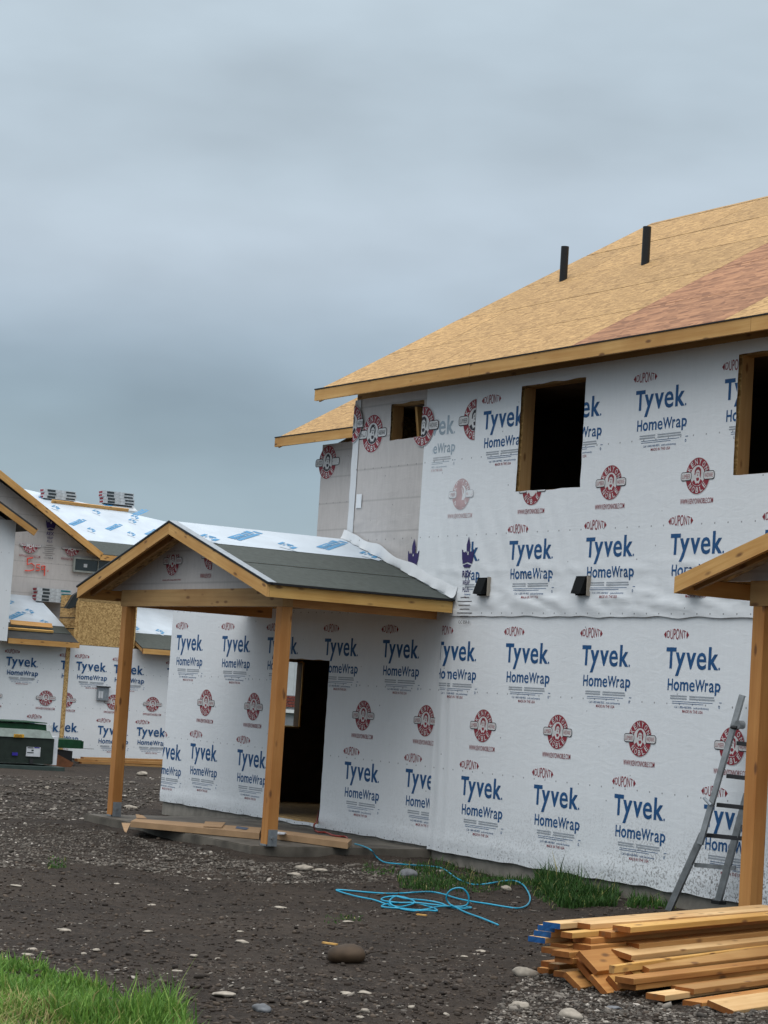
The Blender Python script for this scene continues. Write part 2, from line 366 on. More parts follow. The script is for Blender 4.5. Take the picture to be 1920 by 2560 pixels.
# ------------------------------------------------------------------ ground
def sst(a, b, x):
    t = min(1, max(0, (x-a)/(b-a))); return t*t*(3-2*t)
def gz0(x, y):
    z = -1.955 + .105*sst(-17.5, -12.5, x)*sst(-1.2, -4.2, y)
    z -= .22*sst(-32, -48, x)
    dx = max(-26.5-x, 0, x+21.9); dy = max(-2.43-y, 0); d = math.hypot(dx, dy)
    z += .062*math.exp(-(d/.55)**2)                     # gravel banked against the slab
    return z
def gz(x, y):
    near = 1.
    z = gz0(x, y)
    amp = .035 if x > -35 else .05
    q = .45*x+.9*y
    z += amp*(noise.noise((x*.9, y*.9, 3)))+.020*noise.noise((q*1.0, (x-q*.4)*3.4, 7))+.022*noise.noise((x*4.1, y*4.1, 2))+.009*noise.noise((x*9, y*9, 1))
    return z
def lines(a, b, step, outer):
    n = int((b-a)/step); inner = [a+(b-a)*i/n for i in range(n+1)]
    return [a-o for o in reversed(outer)] + inner + [b+o for o in outer]
gx = lines(-30, -7, .11, [.4, 1, 2, 3.5, 5.5, 8, 12, 18, 26, 40, 70, 130, 260, 600, 1300])
gy = lines(-11, 1.2, .11, [.4, 1, 2, 3.5, 5.5, 8, 12, 18, 26, 40, 70, 130, 260, 600, 1300])
g = MB(); nx, ny = len(gx), len(gy)
for y in gy:
    for x in gx:
        # inside the house footprints the sheet dips under the floors
        ins = (-29.0 < x < -7.2 and .25 < y < 9.4)
        g.v.append((x, y, gz(x, y) - (.25 if ins else 0)))
for j in range(ny-1):
    for i in range(nx-1):
        n = j*nx+i; g.f.append((n, n+1, n+nx+1, n+nx)); g.m.append(0)
ground = g.build('ground', 'soil', smooth=True, fix=False); tag(ground, kind='structure')

# ------------------------------------------------------------------ printed marks (flat print on the sheets)
_tc = {}
def text_raw(body, off):
    k = (body, off)
    if k not in _tc:
        c = bpy.data.curves.new('t', 'FONT'); c.body = body; c.offset = off; c.resolution_u = 3
        o = bpy.data.objects.new('t', c); COL.objects.link(o); bpy.context.view_layer.update()
        me = bpy.data.meshes.new_from_object(o)
        vs = [tuple(v.co) for v in me.vertices]; fs = [tuple(p.vertices) for p in me.polygons]
        bpy.data.objects.remove(o); bpy.data.curves.remove(c); bpy.data.meshes.remove(me); _tc[k] = (vs, fs)
    return _tc[k]
def add_text(mb, body, x0, y0, width, cap, m=0, w=0., off=.012, warp=None, mat=None, capch='H'):
    """baseline-left at x0, y0; cap height cap; total width given"""
    vs, fs = text_raw(body, off); cv, _ = text_raw(capch, off)
    c0 = min(v[1] for v in cv); c1 = max(v[1] for v in cv)
    a0 = min(v[0] for v in vs); a1 = max(v[0] for v in vs)
    sx = width/(a1-a0); sy = cap/(c1-c0); n = len(mb.v)
    for x, y, _ in vs:
        p = ((x-a0)*sx, (y-c0)*sy)
        if warp: p = warp(*p)
        p = (p[0]+x0, p[1]+y0)
        if mat: p = mat(*p)
        mb.v.append((p[0], p[1], w))
    for f in fs: mb.f.append(tuple(n+i for i in f)); mb.m.append(m)
def add_glyph(mb, ch, x0, x1, y0, y1, m=0, w=0., off=.02):
    vs, fs = text_raw(ch, off); n = len(mb.v)
    a0 = min(v[0] for v in vs); a1 = max(v[0] for v in vs); b0 = min(v[1] for v in vs); b1 = max(v[1] for v in vs)
    for x, y, _ in vs: mb.v.append((x0+(x-a0)/(a1-a0)*(x1-x0), y0+(y-b0)/(b1-b0)*(y1-y0), w))
    for f in fs: mb.f.append(tuple(n+i for i in f)); mb.m.append(m)
def disc(mb, cx, cy, rx, ry, m, w, k=28, r0=0.):
    n = len(mb.v)
    if r0 <= 0:
        mb.v += [(cx+rx*math.cos(2*math.pi*i/k), cy+ry*math.sin(2*math.pi*i/k), w) for i in range(k)]
        mb.f.append(tuple(range(n, n+k))); mb.m.append(m)
    else:
        for i in range(k):
            a = 2*math.pi*i/k; mb.v += [(cx+rx*math.cos(a), cy+ry*math.sin(a), w), (cx+r0*rx*math.cos(a), cy+r0*ry*math.sin(a), w)]
        for i in range(k):
            j = (i+1) % k; mb.f.append((n+2*i, n+2*j, n+2*j+1, n+2*i+1)); mb.m.append(m)
def rect(mb, x0, y0, x1, y1, m, w, sh=0.):
    mb.quad([(x0, y0, w), (x1, y0, w), (x1+sh, y1, w), (x0+sh, y1, w)], m)
def pill(mb, x0, y0, x1, y1, m, w, r=None, k=5):
    r = r or (y1-y0)/2*.7; pts = []
    for cx, cy, a0 in ((x1-r, y1-r, 0), (x0+r, y1-r, 90), (x0+r, y0+r, 180), (x1-r, y0+r, 270)):
        for i in range(k): a = math.radians(a0+90*i/(k-1)); pts.append((cx+r*math.cos(a), cy+r*math.sin(a), w))
    mb.quad(pts, m)

def stamp_brand():
    """DUPONT oval, big word, second word and the small print; origin: top left of the T"""
    mb = MB()
    def lens(x, y):
        t = (x/.30)*2-1; return x, (y-.052)*(1-.42*t*t)+.052
    add_text(mb, 'DUPONT', -.005, .128-.052+.004, .30, .112, 1, 0, .002, warp=lens)
    for s in (-1, 1):
        cx = .145+s*.187
        mb.quad([(cx-s*.022, .178-.052+.0+.042, 0), (cx+s*.013, .130, 0), (cx-s*.022, .092, 0), (cx-s*.030, .130, 0)], 1)
    for ch, x0, x1, y0, y1 in (('T', 0, .160, -.218, 0), ('y', .150, .305, -.292, -.050), ('v', .318, .472, -.218, -.050), ('e', .484, .634, -.222, -.046), ('k', .664, .82, -.218, .012)):
        add_glyph(mb, ch, x0, x1, y0, y1, 0, 0, .012 if ch == 'e' else .028)
    disc(mb, .835, -.205, .012, .014, 2, 0, 8)
    x = .048
    for ch, wd, y0, y1 in (('H', .082, 0, .120), ('o', .088, -.003, .092), ('m', .132, 0, .092), ('e', .084, -.003, .092), ('W', .150, 0, .120), ('r', .050, 0, .092), ('a', .076, -.003, .092), ('p', .084, -.034, .092)):
        add_glyph(mb, ch, x, x+wd, -.44+y0, -.44+y1, 0, 0, .010 if ch in 'ea' else .020); x += wd+(.004 if ch in 'eW' else .0135)
    disc(mb, .845, -.43, .009, .011, 2, 0, 8)
    for y, a, c in ((-.495, .10, .36), (-.495, .40, .78), (-.52, .10, .36), (-.52, .40, .79)): rect(mb, a, y-.007, c, y+.007, 3, 0)
    rect(mb, .13, -.553, .76, -.548, 2, 0); rect(mb, .13, -.572, .62, -.567, 2, 0)
    add_text(mb, 'Call 1-800-448-9835', .17, -.618, .27, .022, 0, 0, .0); add_text(mb, 'tyvek.com/homewrap', .47, -.618, .24, .022, 0, 0, .0)
    add_text(mb, 'MADE IN THE USA', .30, -.662, .32, .030, 1, 0, .004)
    rect(mb, .86, -.545, .90, -.538, 2, 0); disc(mb, .865, -.585, .012, .016, 2, 0, 10, .6)
    return mb
def stamp_seal(black=False):
    """round seal with ring lettering, banner and a bust; origin: centre; mats 0 red, 1 white, 2 line"""
    mb = MB(); R, r = .187, .108
    disc(mb, 0, 0, R*1.03, R*1.03, 1, 0.0, 36); disc(mb, 0, 0, R, R, 0, .001, 36)
    disc(mb, 0, 0, r, r, 1, .002, 30)
    for word, a0, a1, flip in (('KENYON', 152, 28, False), ('NOBLE', 222, 318, True)):
        for i, ch in enumerate(word):
            a = math.radians(a0+(a1-a0)*i/(len(word)-1)); rr = (R+r)/2
            rot = a-math.pi/2 if not flip else a+math.pi/2
            ca, sa = math.cos(rot), math.sin(rot); hh = .056
            add_text(mb, ch, -.019, -hh/2, .040, hh, 1, .002, .014, mat=lambda x, y, ca=ca, sa=sa, a=a, rr=rr: (rr*math.cos(a)+x*ca-y*sa, rr*math.sin(a)+x*sa+y*ca))
    # bust: shoulders, head, hair and beard as engraved patches
    ln = 2 if black else 0
    for pts in ([(-.085, -.06), (-.05, -.04), (-.02, -.085), (0, -.07), (.02, -.085), (.05, -.035), (.085, -.06), (.055, -.09), (0, -.104), (-.055, -.09)],
                [(-.05, .01), (-.046, .055), (-.02, .088), (.02, .092), (.05, .066), (.056, .02), (.046, -.03), (.034, .0), (.036, .04), (.015, .062), (-.015, .06), (-.030, .04), (-.034, .01)],
                [(-.022, -.022), (.018, -.018), (.030, -.036), (.012, -.056), (-.012, -.052)],
                [(-.018, .034), (-.002, .038), (-.002, .028), (-.018, .026)], [(.010, .038), (.024, .034), (.024, .026), (.010, .028)], [(-.002, .02), (.010, .0), (-.006, -.002)]):
        mb.quad([(x, y, .0028) for x, y in pts], ln)
    for s in (-1, 1):
        x0, x1 = sorted((s*.10, s*.258))
        pill(mb, x0-.007, -.046, x1+.007, .046, 2, .003); pill(mb, x0, -.038, x1, .038, 1, .004)
        add_text(mb, 'LUMBER' if s < 0 else 'HARDWARE', x0+.012, -.022, .13, .044, ln, .0045, .0)
    if not black: add_text(mb, 'WWW.KENYONNOBLE.COM', -.258, -.287, .516, .055, 0, .0005, .006)
    return mb
def stamp_crown(full=True):
    """castle-shaped crown over REX WRAP PLUS; origin: bottom centre of the crown"""
    mb = MB(); w = 0
    mb.quad([(-.13, .13, w), (-.145, .25, w), (-.115, .235, w), (-.11, .215, w), (-.085, .205, w), (-.06, .22, w), (-.035, .20, w), (-.045, .31, w), (0, .42, w), (.045, .31, w), (.035, .20, w), (.06, .22, w), (.085, .205, w), (.11, .215, w), (.115, .235, w), (.145, .25, w), (.13, .13, w), (.105, .05, w), (0, .075, w), (-.105, .05, w)], 0)
    mb.quad([(-.10, .03, w), (0, .055, w), (.10, .03, w), (.06, 0, w), (-.06, 0, w)], 0)
    mb.quad([(-.012, .17, .001), (.012, .17, .001), (.012, .22, .001), (0, .235, .001), (-.012, .22, .001)], 1)
    if full:
        add_text(mb, 'REX', -.10, -.13, .20, .09, 0, 0, .02); add_text(mb, 'WRAP', -.085, -.235, .17, .07, 0, 0, .008); add_text(mb, 'PLUS', -.075, -.325, .15, .06, 0, 0, .006)
        for i, hw in enumerate((.10, .17, .15, .12, .17, .10)): rect(mb, -hw, -.405-i*.052, hw, -.395-i*.052, 2, 0)
        add_text(mb, 'CC ESR-8', -.13, -.75, .26, .04, 2, 0, .004)
    return mb
def mesh_of(mb, name, mats):
    me = mb.mesh(name, mats, fix=False); return me
ME = {'brand': mesh_of(stamp_brand(), 'brand_print', ['ink_blue', 'ink_red', 'ink_blue', 'ink_grey']),
      'seal': mesh_of(stamp_seal(), 'seal_print', ['ink_red', 'ink_white', 'ink_black']),
      'sealb': mesh_of(stamp_seal(True), 'seal_print', ['ink_red', 'ink_white', 'ink_black']),
      'crown': mesh_of(stamp_crown(), 'crown_print', ['ink_purple', 'ink_white', 'ink_black'])}
FADE = {'brand': ['fade_blue', 'fade_red', 'fade_blue', 'fade_grey'], 'seal': ['fade_red', 'wrap', 'fade_grey']}
for k, mats in FADE.items():
    me = ME[k].copy()
    for i, x in enumerate(mats): me.materials[i] = M[x]
    ME[k+'_fade'] = me
def clipped(me, keep=None, holes=()):
    bm = bmesh.new(); bm.from_mesh(me)
    def cut(r):
        for co, no in (((r[0], 0, 0), (1, 0, 0)), ((r[2], 0, 0), (1, 0, 0)), ((0, r[1], 0), (0, 1, 0)), ((0, r[3], 0), (0, 1, 0))):
            bmesh.ops.bisect_plane(bm, geom=bm.verts[:]+bm.edges[:]+bm.faces[:], plane_co=co, plane_no=no, dist=1e-6)
    def ins(f, r):
        c = f.calc_center_median(); return r[0] < c.x < r[2] and r[1] < c.y < r[3]
    if keep:
        cut(keep); bmesh.ops.delete(bm, geom=[f for f in bm.faces if not ins(f, keep)], context='FACES')
    for h in holes:
        cut(h); bmesh.ops.delete(bm, geom=[f for f in bm.faces if ins(f, h)], context='FACES')
    if not bm.faces: bm.free(); return None
    n = me.copy(); bm.to_mesh(n); bm.free(); return n
AX_FRONT = (V((1, 0, 0)), V((0, 0, 1)), V((0, -1, 0)))
AX_FAR = (V((0, 1, 0)), V((0, 0, 1)), V((1, 0, 0)))
EXT = {'brand': (-.07, -.70, .92, .20), 'seal': (-.28, -.30, .28, .20), 'crown': (-.2, -.8, .2, .45)}
def stamp(kind, u, v, parent, ax=AX_FRONT, w=0., name='printed_mark', scale=1., keep=None, holes=(), disp=None, dense=0):
    """keep / holes are rectangles in wall coordinates (u0, v0, u1, v1)"""
    me = ME[kind]; e = EXT[kind.replace('_fade', '').replace('sealb', 'seal')]
    bb = (u+e[0]*scale, v+e[1]*scale, u+e[2]*scale, v+e[3]*scale)
    loc = lambda r: ((r[0]-u)/scale, (r[1]-v)/scale, (r[2]-u)/scale, (r[3]-v)/scale)
    hs = [loc(h) for h in holes if not (h[2] < bb[0] or h[0] > bb[2] or h[3] < bb[1] or h[1] > bb[3])]
    kp = loc(keep) if keep and (keep[0] > bb[0] or keep[2] < bb[2] or keep[1] > bb[1] or keep[3] < bb[3]) else None
    if hs or kp:
        me = clipped(me, kp, hs)
        if me is None: return
    if disp:                                   # the ink follows the folds of its sheet
        me = me.copy() if not (hs or kp) else me
        if dense:
            bm = bmesh.new(); bm.from_mesh(me)
            for a in range(2):
                lo = min(q.co[a] for q in bm.verts); hi = max(q.co[a] for q in bm.verts); c = lo+dense
                while c < hi:
                    co = [0, 0, 0]; no = [0, 0, 0]; co[a] = c; no[a] = 1
                    bmesh.ops.bisect_plane(bm, geom=bm.verts[:]+bm.edges[:]+bm.faces[:], plane_co=co, plane_no=no, dist=1e-6); c += dense
            bm.to_mesh(me); bm.free()
        for q in me.vertices: q.co.z += disp(u+q.co.x*scale, v+q.co.y*scale)
    p = ax[0]*u + ax[1]*v + ax[2]*w
    Mw = Matrix.Translation(p) @ Matrix(ax).transposed().to_4x4() @ Matrix.Diagonal((scale, scale, 1, 1))
    return link(bpy.data.objects.new(name, me), Mw, parent)

# ------------------------------------------------------------------ sheets and framed walls
def sheet(name, mat, parent, u0, u1, v0, v1, w, holes=(), step=.05, ax=AX_FRONT, disp=None, bottom=None, ragged=.006, mats=None):
    """a thin weather sheet; w is its distance in front of the wall plane, disp(u, v) its folds"""
    def ln(a, b, ex):
        n = max(1, int((b-a)/step)); c = [a+(b-a)*i/n for i in range(n+1)]
        for e in ex:
            if a < e < b:
                i = min(range(len(c)), key=lambda i: abs(c[i]-e))
                if 0 < i < len(c)-1: c[i] = e
        return c
    us = ln(u0, u1, [h[i] for h in holes for i in (0, 2)]); vs = ln(v0, v1, [h[i] for h in holes for i in (1, 3)])
    mb = MB(); idx = {}
    def vert(i, j):
        if (i, j) in idx: return idx[i, j]
        u, v = us[i], vs[j]; ww = w+(disp(u, v) if disp else 0)
        if bottom is not None:
            bz = bottom(u); vm = 2.6; v = bz+(v-v0)*(vm-bz)/(vm-v0) if v < vm else v
        for h in holes:
            if h[0]-1e-6 <= u <= h[2]+1e-6 and h[1]-1e-6 <= v <= h[3]+1e-6:
                u += noise.noise((u*7, v*7, 5))*ragged*1.5; v += noise.noise((u*5, v*9, 8))*ragged*2
        if j == 0 and bottom is None: v += noise.noise((u*3, 1, 2))*ragged*3
        p = ax[0]*u + ax[1]*v + ax[2]*ww
        idx[i, j] = len(mb.v); mb.v.append(tuple(p)); return idx[i, j]
    for i in range(len(us)-1):
        for j in range(len(vs)-1):
            cu, cv = (us[i]+us[i+1])/2, (vs[j]+vs[j+1])/2
            if any(h[0] < cu < h[2] and h[1] < cv < h[3] for h in holes): continue
            mb.f.append((vert(i, j), vert(i+1, j), vert(i+1, j+1), vert(i, j+1))); mb.m.append(0)
    return mb.build(name, mat, parent, smooth=True, fix=False)
def framed(name, mat, parent, u0, u1, v0, v1, t, holes, ax):
    """solid wall slab of thickness t behind the plane, with openings"""
    us = sorted({u0, u1, *[h[0] for h in holes], *[h[2] for h in holes]}); mb = MB()
    for a, b in zip(us[:-1], us[1:]):
        hs = sorted([h for h in holes if h[0] <= a+1e-6 and h[2] >= b-1e-6], key=lambda h: h[1]); z = v0
        for h in hs+[None]:
            top = h[1] if h else v1
            if top-z > 1e-4:
                q = [ax[0]*a+ax[1]*z, ax[0]*b+ax[1]*z, ax[0]*b+ax[1]*top, ax[0]*a+ax[1]*top]
                mb.prism(q, -ax[2]*t)
            if h: z = h[3]
    return mb.build(name, mat, parent)
def lining(parent, h, ax, mat='stud', depth=.15, t=.036, w=.004, name='window_frame', sill=True):
    """rough framing around an opening, one mesh: jambs, header and sill"""
    mb = MB(); u0, v0, u1, v1 = h
    rects = [(u0, v0, u0+t*.15, v1), (u1-t*.15, v0, u1, v1), (u0+t*.15, v1-t*.15, u1-t*.15, v1)] + ([(u0+t*.15, v0, u1-t*.15, v0+t*.15)] if sill else [])
    f = thing_part(name, parent)
    for nm, (a, c, b, d) in zip(('jamb', 'jamb', 'header', 'sill'), rects):
        if nm == 'jamb': p0 = ax[0]*((a+b)/2)+ax[1]*c; p1 = ax[0]*((a+b)/2)+ax[1]*d; wd = (b-a)
        else: p0 = ax[0]*a+ax[1]*((c+d)/2); p1 = ax[0]*b+ax[1]*((c+d)/2); wd = (d-c)
        o = ax[2]*(w-depth/2)
        # local x along the piece, width across = opening direction, height = depth of the wall
        beam(nm, p0+o, p1+o, wd, depth, mat, f, up=ax[2])
    return f
def thing_part(name, parent, loc=None):
    o = bpy.data.objects.new(name, None); o.empty_display_size = .1
    return link(o, Matrix.Translation(V(loc)) if loc else W[parent.name].copy(), parent)

# ------------------------------------------------------------------ the wrapped townhouse
XR_END = -7.0
house = thing('townhouse', (-18, 0, -1.95), 'two-storey townhouse under construction, white printed house wrap and bare tan roof panels', 'house')
DOOR = (-25.98, -1.72, -24.53, .392)
WIN = [(-23.365, 3.185, -22.60, 3.64), (-20.52, 2.403, -19.296, 3.625), (-16.76, 2.403, -15.536, 3.625), (-12.2, 2.403, -10.98, 3.625)]
SIDEWIN = (.85, -.58, 2.14, .40)
ax_side = (V((0, -1, 0)), V((0, 0, 1)), V((-1, 0, 0)))       # wall facing -x
MB().box((-29.13, .02, -2.4), (XR_END, .22, -1.735)).build('foundation', 'concrete', house)
MB().box((-29.13, .22, -2.4), (-28.93, 9.7, -1.735)).build('foundation', 'concrete', house)
framed('wall', 'osb', house, -29.15, XR_END, -1.733, 1.2, .15, [DOOR], AX_FRONT)
framed('wall', 'osb', house, -24.22, XR_END, 1.203, 3.76, .15, WIN, AX_FRONT)
MB().box((-29.15, 2.35, 1.26), (-24.22, 2.5, 3.76)).build('wall', 'osb', house)
framed('wall', 'interior', house, -9.7, -.152, -1.733, 1.2, .15, [(-SIDEWIN[2], SIDEWIN[1], -SIDEWIN[0], SIDEWIN[3])], tuple([ax_side[0], ax_side[1], ax_side[2]])).matrix_basis.translation.x -= 29.15  # sheathing in the darkened room colour so the doorway reads unlit
W[house.children[-1].name] = house.children[-1].matrix_basis.copy()
MB().box((-24.22, .152, 1.26), (-24.07, 2.348, 3.76)).build('wall', 'osb', house)
MB().box((-29.15, 2.502, 1.26), (-29.0, 9.55, 3.76)).build('wall', 'osb', house)
MB().box((-28.99, 9.55, -1.733), (XR_END, 9.7, 3.76)).build('wall', 'osb', house)
MB().box((XR_END-.15, .152, -1.733), (XR_END, 9.548, 3.76)).build('wall', 'osb', house)
MB().box((-28.98, .01, -1.731), (XR_END-.16, 9.5, -1.70)).build('floor', 'osb_floor', house)
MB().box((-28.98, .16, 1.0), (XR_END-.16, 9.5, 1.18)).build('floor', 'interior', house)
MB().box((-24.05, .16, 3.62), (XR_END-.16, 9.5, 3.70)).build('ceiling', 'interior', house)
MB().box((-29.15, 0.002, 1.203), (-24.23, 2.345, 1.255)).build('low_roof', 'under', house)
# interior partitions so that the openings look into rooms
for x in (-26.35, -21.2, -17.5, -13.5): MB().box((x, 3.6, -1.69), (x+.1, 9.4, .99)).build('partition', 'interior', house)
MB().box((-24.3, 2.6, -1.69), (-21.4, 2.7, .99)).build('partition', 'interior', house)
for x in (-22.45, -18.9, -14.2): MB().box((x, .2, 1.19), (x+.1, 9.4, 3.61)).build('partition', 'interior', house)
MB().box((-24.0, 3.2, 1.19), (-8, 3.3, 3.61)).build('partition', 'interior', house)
beam('stud', (-22.98, .24, 2.9), (-23.14, .22, 3.68), .05, .09, 'fir', house, up=(0, 1, 0))
for x in (-20.1, -19.75, -19.4): beam('stud', (x, 2.2, 1.2), (x, 2.2, 3.6), .038, .09, 'interior', house, up=(0, 1, 0))
for h in WIN: lining(house, h, AX_FRONT)
lining(house, DOOR, AX_FRONT, name='door_frame', sill=False)
sf = thing_part('window_frame', house)
for a, b in (((-29.06, 2.16, -.58), (-29.06, 2.16, .40)),): beam('jamb', a, b, .17, .03, 'fir_y', sf, up=(0, 1, 0))
beam('sill', (-29.06, .85, -.59), (-29.06, 2.145, -.59), .17, .03, 'fir_y', sf); beam('header', (-29.06, .85, .41), (-29.06, 2.145, .41), .17, .03, 'fir_y', sf)

# folds of the sheets
def nz(u, v, a, b, s=0): return noise.noise((u*a+s, v*b+s*1.7, s))
def fold_low(u, v):
    d = .003*nz(u, v, .7, .7, 2)
    s = math.exp(-((u+21.72)/.22)**2)*sst(1.2, -.2, v)
    d += s*(.022*abs(math.sin((u+21.72)*16+.35*v+.6*math.sin(v*1.7)))+.006*nz(u, v, 9, 2))
    d += .016*math.exp(-((v+1.66)/.06)**2)*(.5+.8*nz(u, v, 2.2, 1, 4))
    d += .012*math.exp(-((u+21.55)**2/.5+(v-1.0)**2/.16))*abs(nz(u-.9*v, u+v, 2, 7, 3))
    return d
def fold_up(u, v):
    d = .003*nz(u, v, .6, .6, 5)
    band = math.exp(-((v-1.17)/.16)**2)+.5*math.exp(-((v-1.50)/.10)**2)
    d += band*.030*abs(nz(u+.5*v, v+.10*u, 1.5, 8.5, 9))+band*.010*nz(u+v, v, 5, 12, 2)+band*.014*abs(nz(u-.8*v, v+.4*u, 2.6, 7, 4))
    k = math.exp(-((v-1.9)/.6)**2)*math.exp(-((u+20.6)/1.4)**2)
    d += k*.008*abs(math.sin((u+.45*v)*11+2*nz(u, v, .8, .8)))
    k2 = math.exp(-((u+21.7)/.5)**2)*sst(3.3, 2.2, v)
    d += k2*.010*abs(nz(u*1.0+.3*v, v, 7, .8, 6))
    return d
def fold_thin(u, v): return .006*abs(nz(u+.6*v, v, 3.5, 3.5, 1))+.012*math.exp(-((v-1.5)/.5)**2)*abs(nz(u-v, v, 6, 3, 8))
wl = sheet('house_wrap', 'wrap', house, -29.165, -21.80, -1.765, 1.06, .012, [DOOR], .055, disp=fold_low)
wr = sheet('house_wrap', 'wrap', house, -21.93, XR_END, -1.80, 1.06, .030, [], .055, disp=fold_low)
wu = sheet('house_wrap', 'wrap', house, -22.53, XR_END, .975, 3.765, .050, [h for h in WIN], .036, disp=fold_up)
roofz = lambda u: 1.165+.298*min(2.6, max(0, -21.65-u))
wt = sheet('house_wrap', 'wrap_thin', house, -24.235, -22.50, 1.0, 3.765, .036, [WIN[0]], .05, disp=fold_thin, bottom=lambda u: roofz(u)-.02)
wt['label'] = 'thin grey wrap with sheathing showing through'
wb = sheet('house_wrap', 'wrap_thin', house, -29.16, -24.24, 1.27, 3.765, -2.35+.012, [], .08, disp=fold_thin)
wb['label'] = 'thin grey wrap on the set-back upper wall'
# turned-up corner strips and the taped upper left corner
cs = sheet('corner_tape', 'wrap_veil', house, -24.245, -24.10, 1.93, 3.76, .048, [], .05, disp=lambda u, v: .008*nz(u, v, 9, 4))
sheet('tape_patch', 'wrap', house, -24.06, -23.93, 2.35, 2.53, .050)
# the loose skirt where the wrap laps over the porch roof
sk = MB(); n = 40
for i in range(n+1):
    u = -24.30+(2.72)*i/n; z = roofz(u); wv = .5+.5*nz(u, 0, 4, 1, 3)
    top = .05+.05*nz(u, 0, 2.5, 1, 7)
    sk.v += [(u, -.07-.10*abs(nz(u, 1, 5, 1, 2)), z+.012+.02*wv), (u, -.085, z+.06), (u, -.060, z+top+.10)]
for i in range(n):
    for k in (0, 1): sk.f.append((i*3+k, i*3+3+k, i*3+4+k, i*3+1+k)); sk.m.append(0)
sk.build('wrap_skirt', 'wrap_veil', house, smooth=True, fix=False)

# the print on the sheets, placed on the wall plane
P0 = lambda px, py: (lambda p: (p.x, p.z))(on(px, py, 1, 0))
KL, KR, KU = (-29.17, -1.72, -21.92, 1.0), (-21.93, -1.75, -8, .98), (-22.52, .98, -8, 3.76)
for px, py in ((444.8, 1587.4), (558.4, 1589.8), (815, 1596.2), (960.2, 1599.6), (478.9, 1857.7), (596.1, 1872.8), (864.6, 1903.4), (1016.9, 1921.3), (393, 1857), (672, 1593)):
    u, v = P0(px, py); stamp('brand', u, v, wl, w=.014, name='brand_print', keep=KL, holes=[DOOR], disp=fold_low)
for px, py in ((517, 1757), (636, 1766.7), (910.5, 1789), (1066.5, 1802)):
    u, v = P0(px, py); stamp('seal', u, v, wl, w=.014, name='seal_print', keep=KL, holes=[DOOR], disp=fold_low)
for i in range(-1, 8):
    stamp('brand', -20.553+1.438*i, .667, wr, w=.0325, name='brand_print', keep=(-21.90, -1.7, -8, .97), disp=fold_low, dense=.06 if i < 0 else 0)
    stamp('seal', -20.919+1.443*i, -.291, wr, w=.0325, name='seal_print', keep=KR, disp=fold_low)
    stamp('brand', -21.30+1.445*i, -.889, wr, w=.0325, name='brand_print', keep=(-21.5, -1.7, -8, .98), disp=fold_low)
for i in range(-1, 8):
    a = -21.266+1.4375*i; b = -22.011+1.4432*i; s = -20.19+1.444*i
    stamp('brand_fade' if i < 0 else 'brand', a, 3.39, wu, w=.0525, name='brand_print', keep=(-22.33 if i < 0 else -21.40, 1, -8, 3.75), holes=WIN, disp=fold_up)
    stamp('seal_fade' if i < 0 else 'seal', s, 2.425, wu, w=.0525, name='seal_print', keep=KU, holes=WIN, disp=fold_up)
    if i >= 0: stamp('brand', b, 1.838, wu, w=.0525, name='brand_print', keep=(-21.43, 1.0, -8, 3.7), disp=fold_up, dense=.05)
u, v = P0(938.2, 1085); stamp('sealb', u, v, wt, w=.039, scale=1.30, name='seal_print', disp=fold_thin)
u, v = P0(1068, 1067); stamp('sealb', u, v, wu, w=.056, scale=1.30, name='seal_print', holes=[WIN[0]])
u, v = P0(1196.5, 1050); stamp('sealb', u, v, wu, w=.0535, scale=1.30, name='seal_print', keep=(-22.5, 1, -21.43, 3.8), disp=fold_up)
q = on(818.4, 1155.5, 1, 2.33); stamp('sealb', q.x, q.z, wb, w=-2.335, scale=1.38, name='seal_print', disp=fold_thin)
u, v = P0(893, 1062); stamp('sealb', u-.03, v, cs, w=.062, scale=1.3, name='seal_print', keep=(-24.24, 1, -24.0, 3.8))
u, v = P0(1041, 1422); stamp('crown', u, v, wt, w=.0545, scale=.88, name='crown_print', keep=(-26, 1.50, -8, 4), disp=lambda a, b: max(fold_thin(a, b), fold_up(a, b)))
u, v = P0(1178, 1420); stamp('crown', u, v, wu, w=.056, scale=.88, name='crown_print', disp=fold_up, dense=.05)

# vents in the wall
for i, (x, z) in enumerate(((-21.02, 1.31), (-19.12, 1.305), (-17.22, 1.30))):
    t = thing_part('dryer_vent', house, (x, -.06, z))
    MB().box((x-.105, -.088, z-.10), (x+.105, -.055, z+.11)).build('vent_plate', 'hood', t)
    h = MB(); hw = .085
    h.prism([(x-hw, -.0885, z+.095), (x-hw, -.0885, z-.085), (x-hw, -.165, z-.085), (x-hw, -.160, z-.06), (x-hw, -.105, z+.095)], (2*hw, 0, 0))
    h.build('vent_hood', 'hood', t)
    MB().box((x+.1052, -.098, z-.105), (x+.118, -.05, z+.115)).build('vent_rim', 'hood_rim', t)

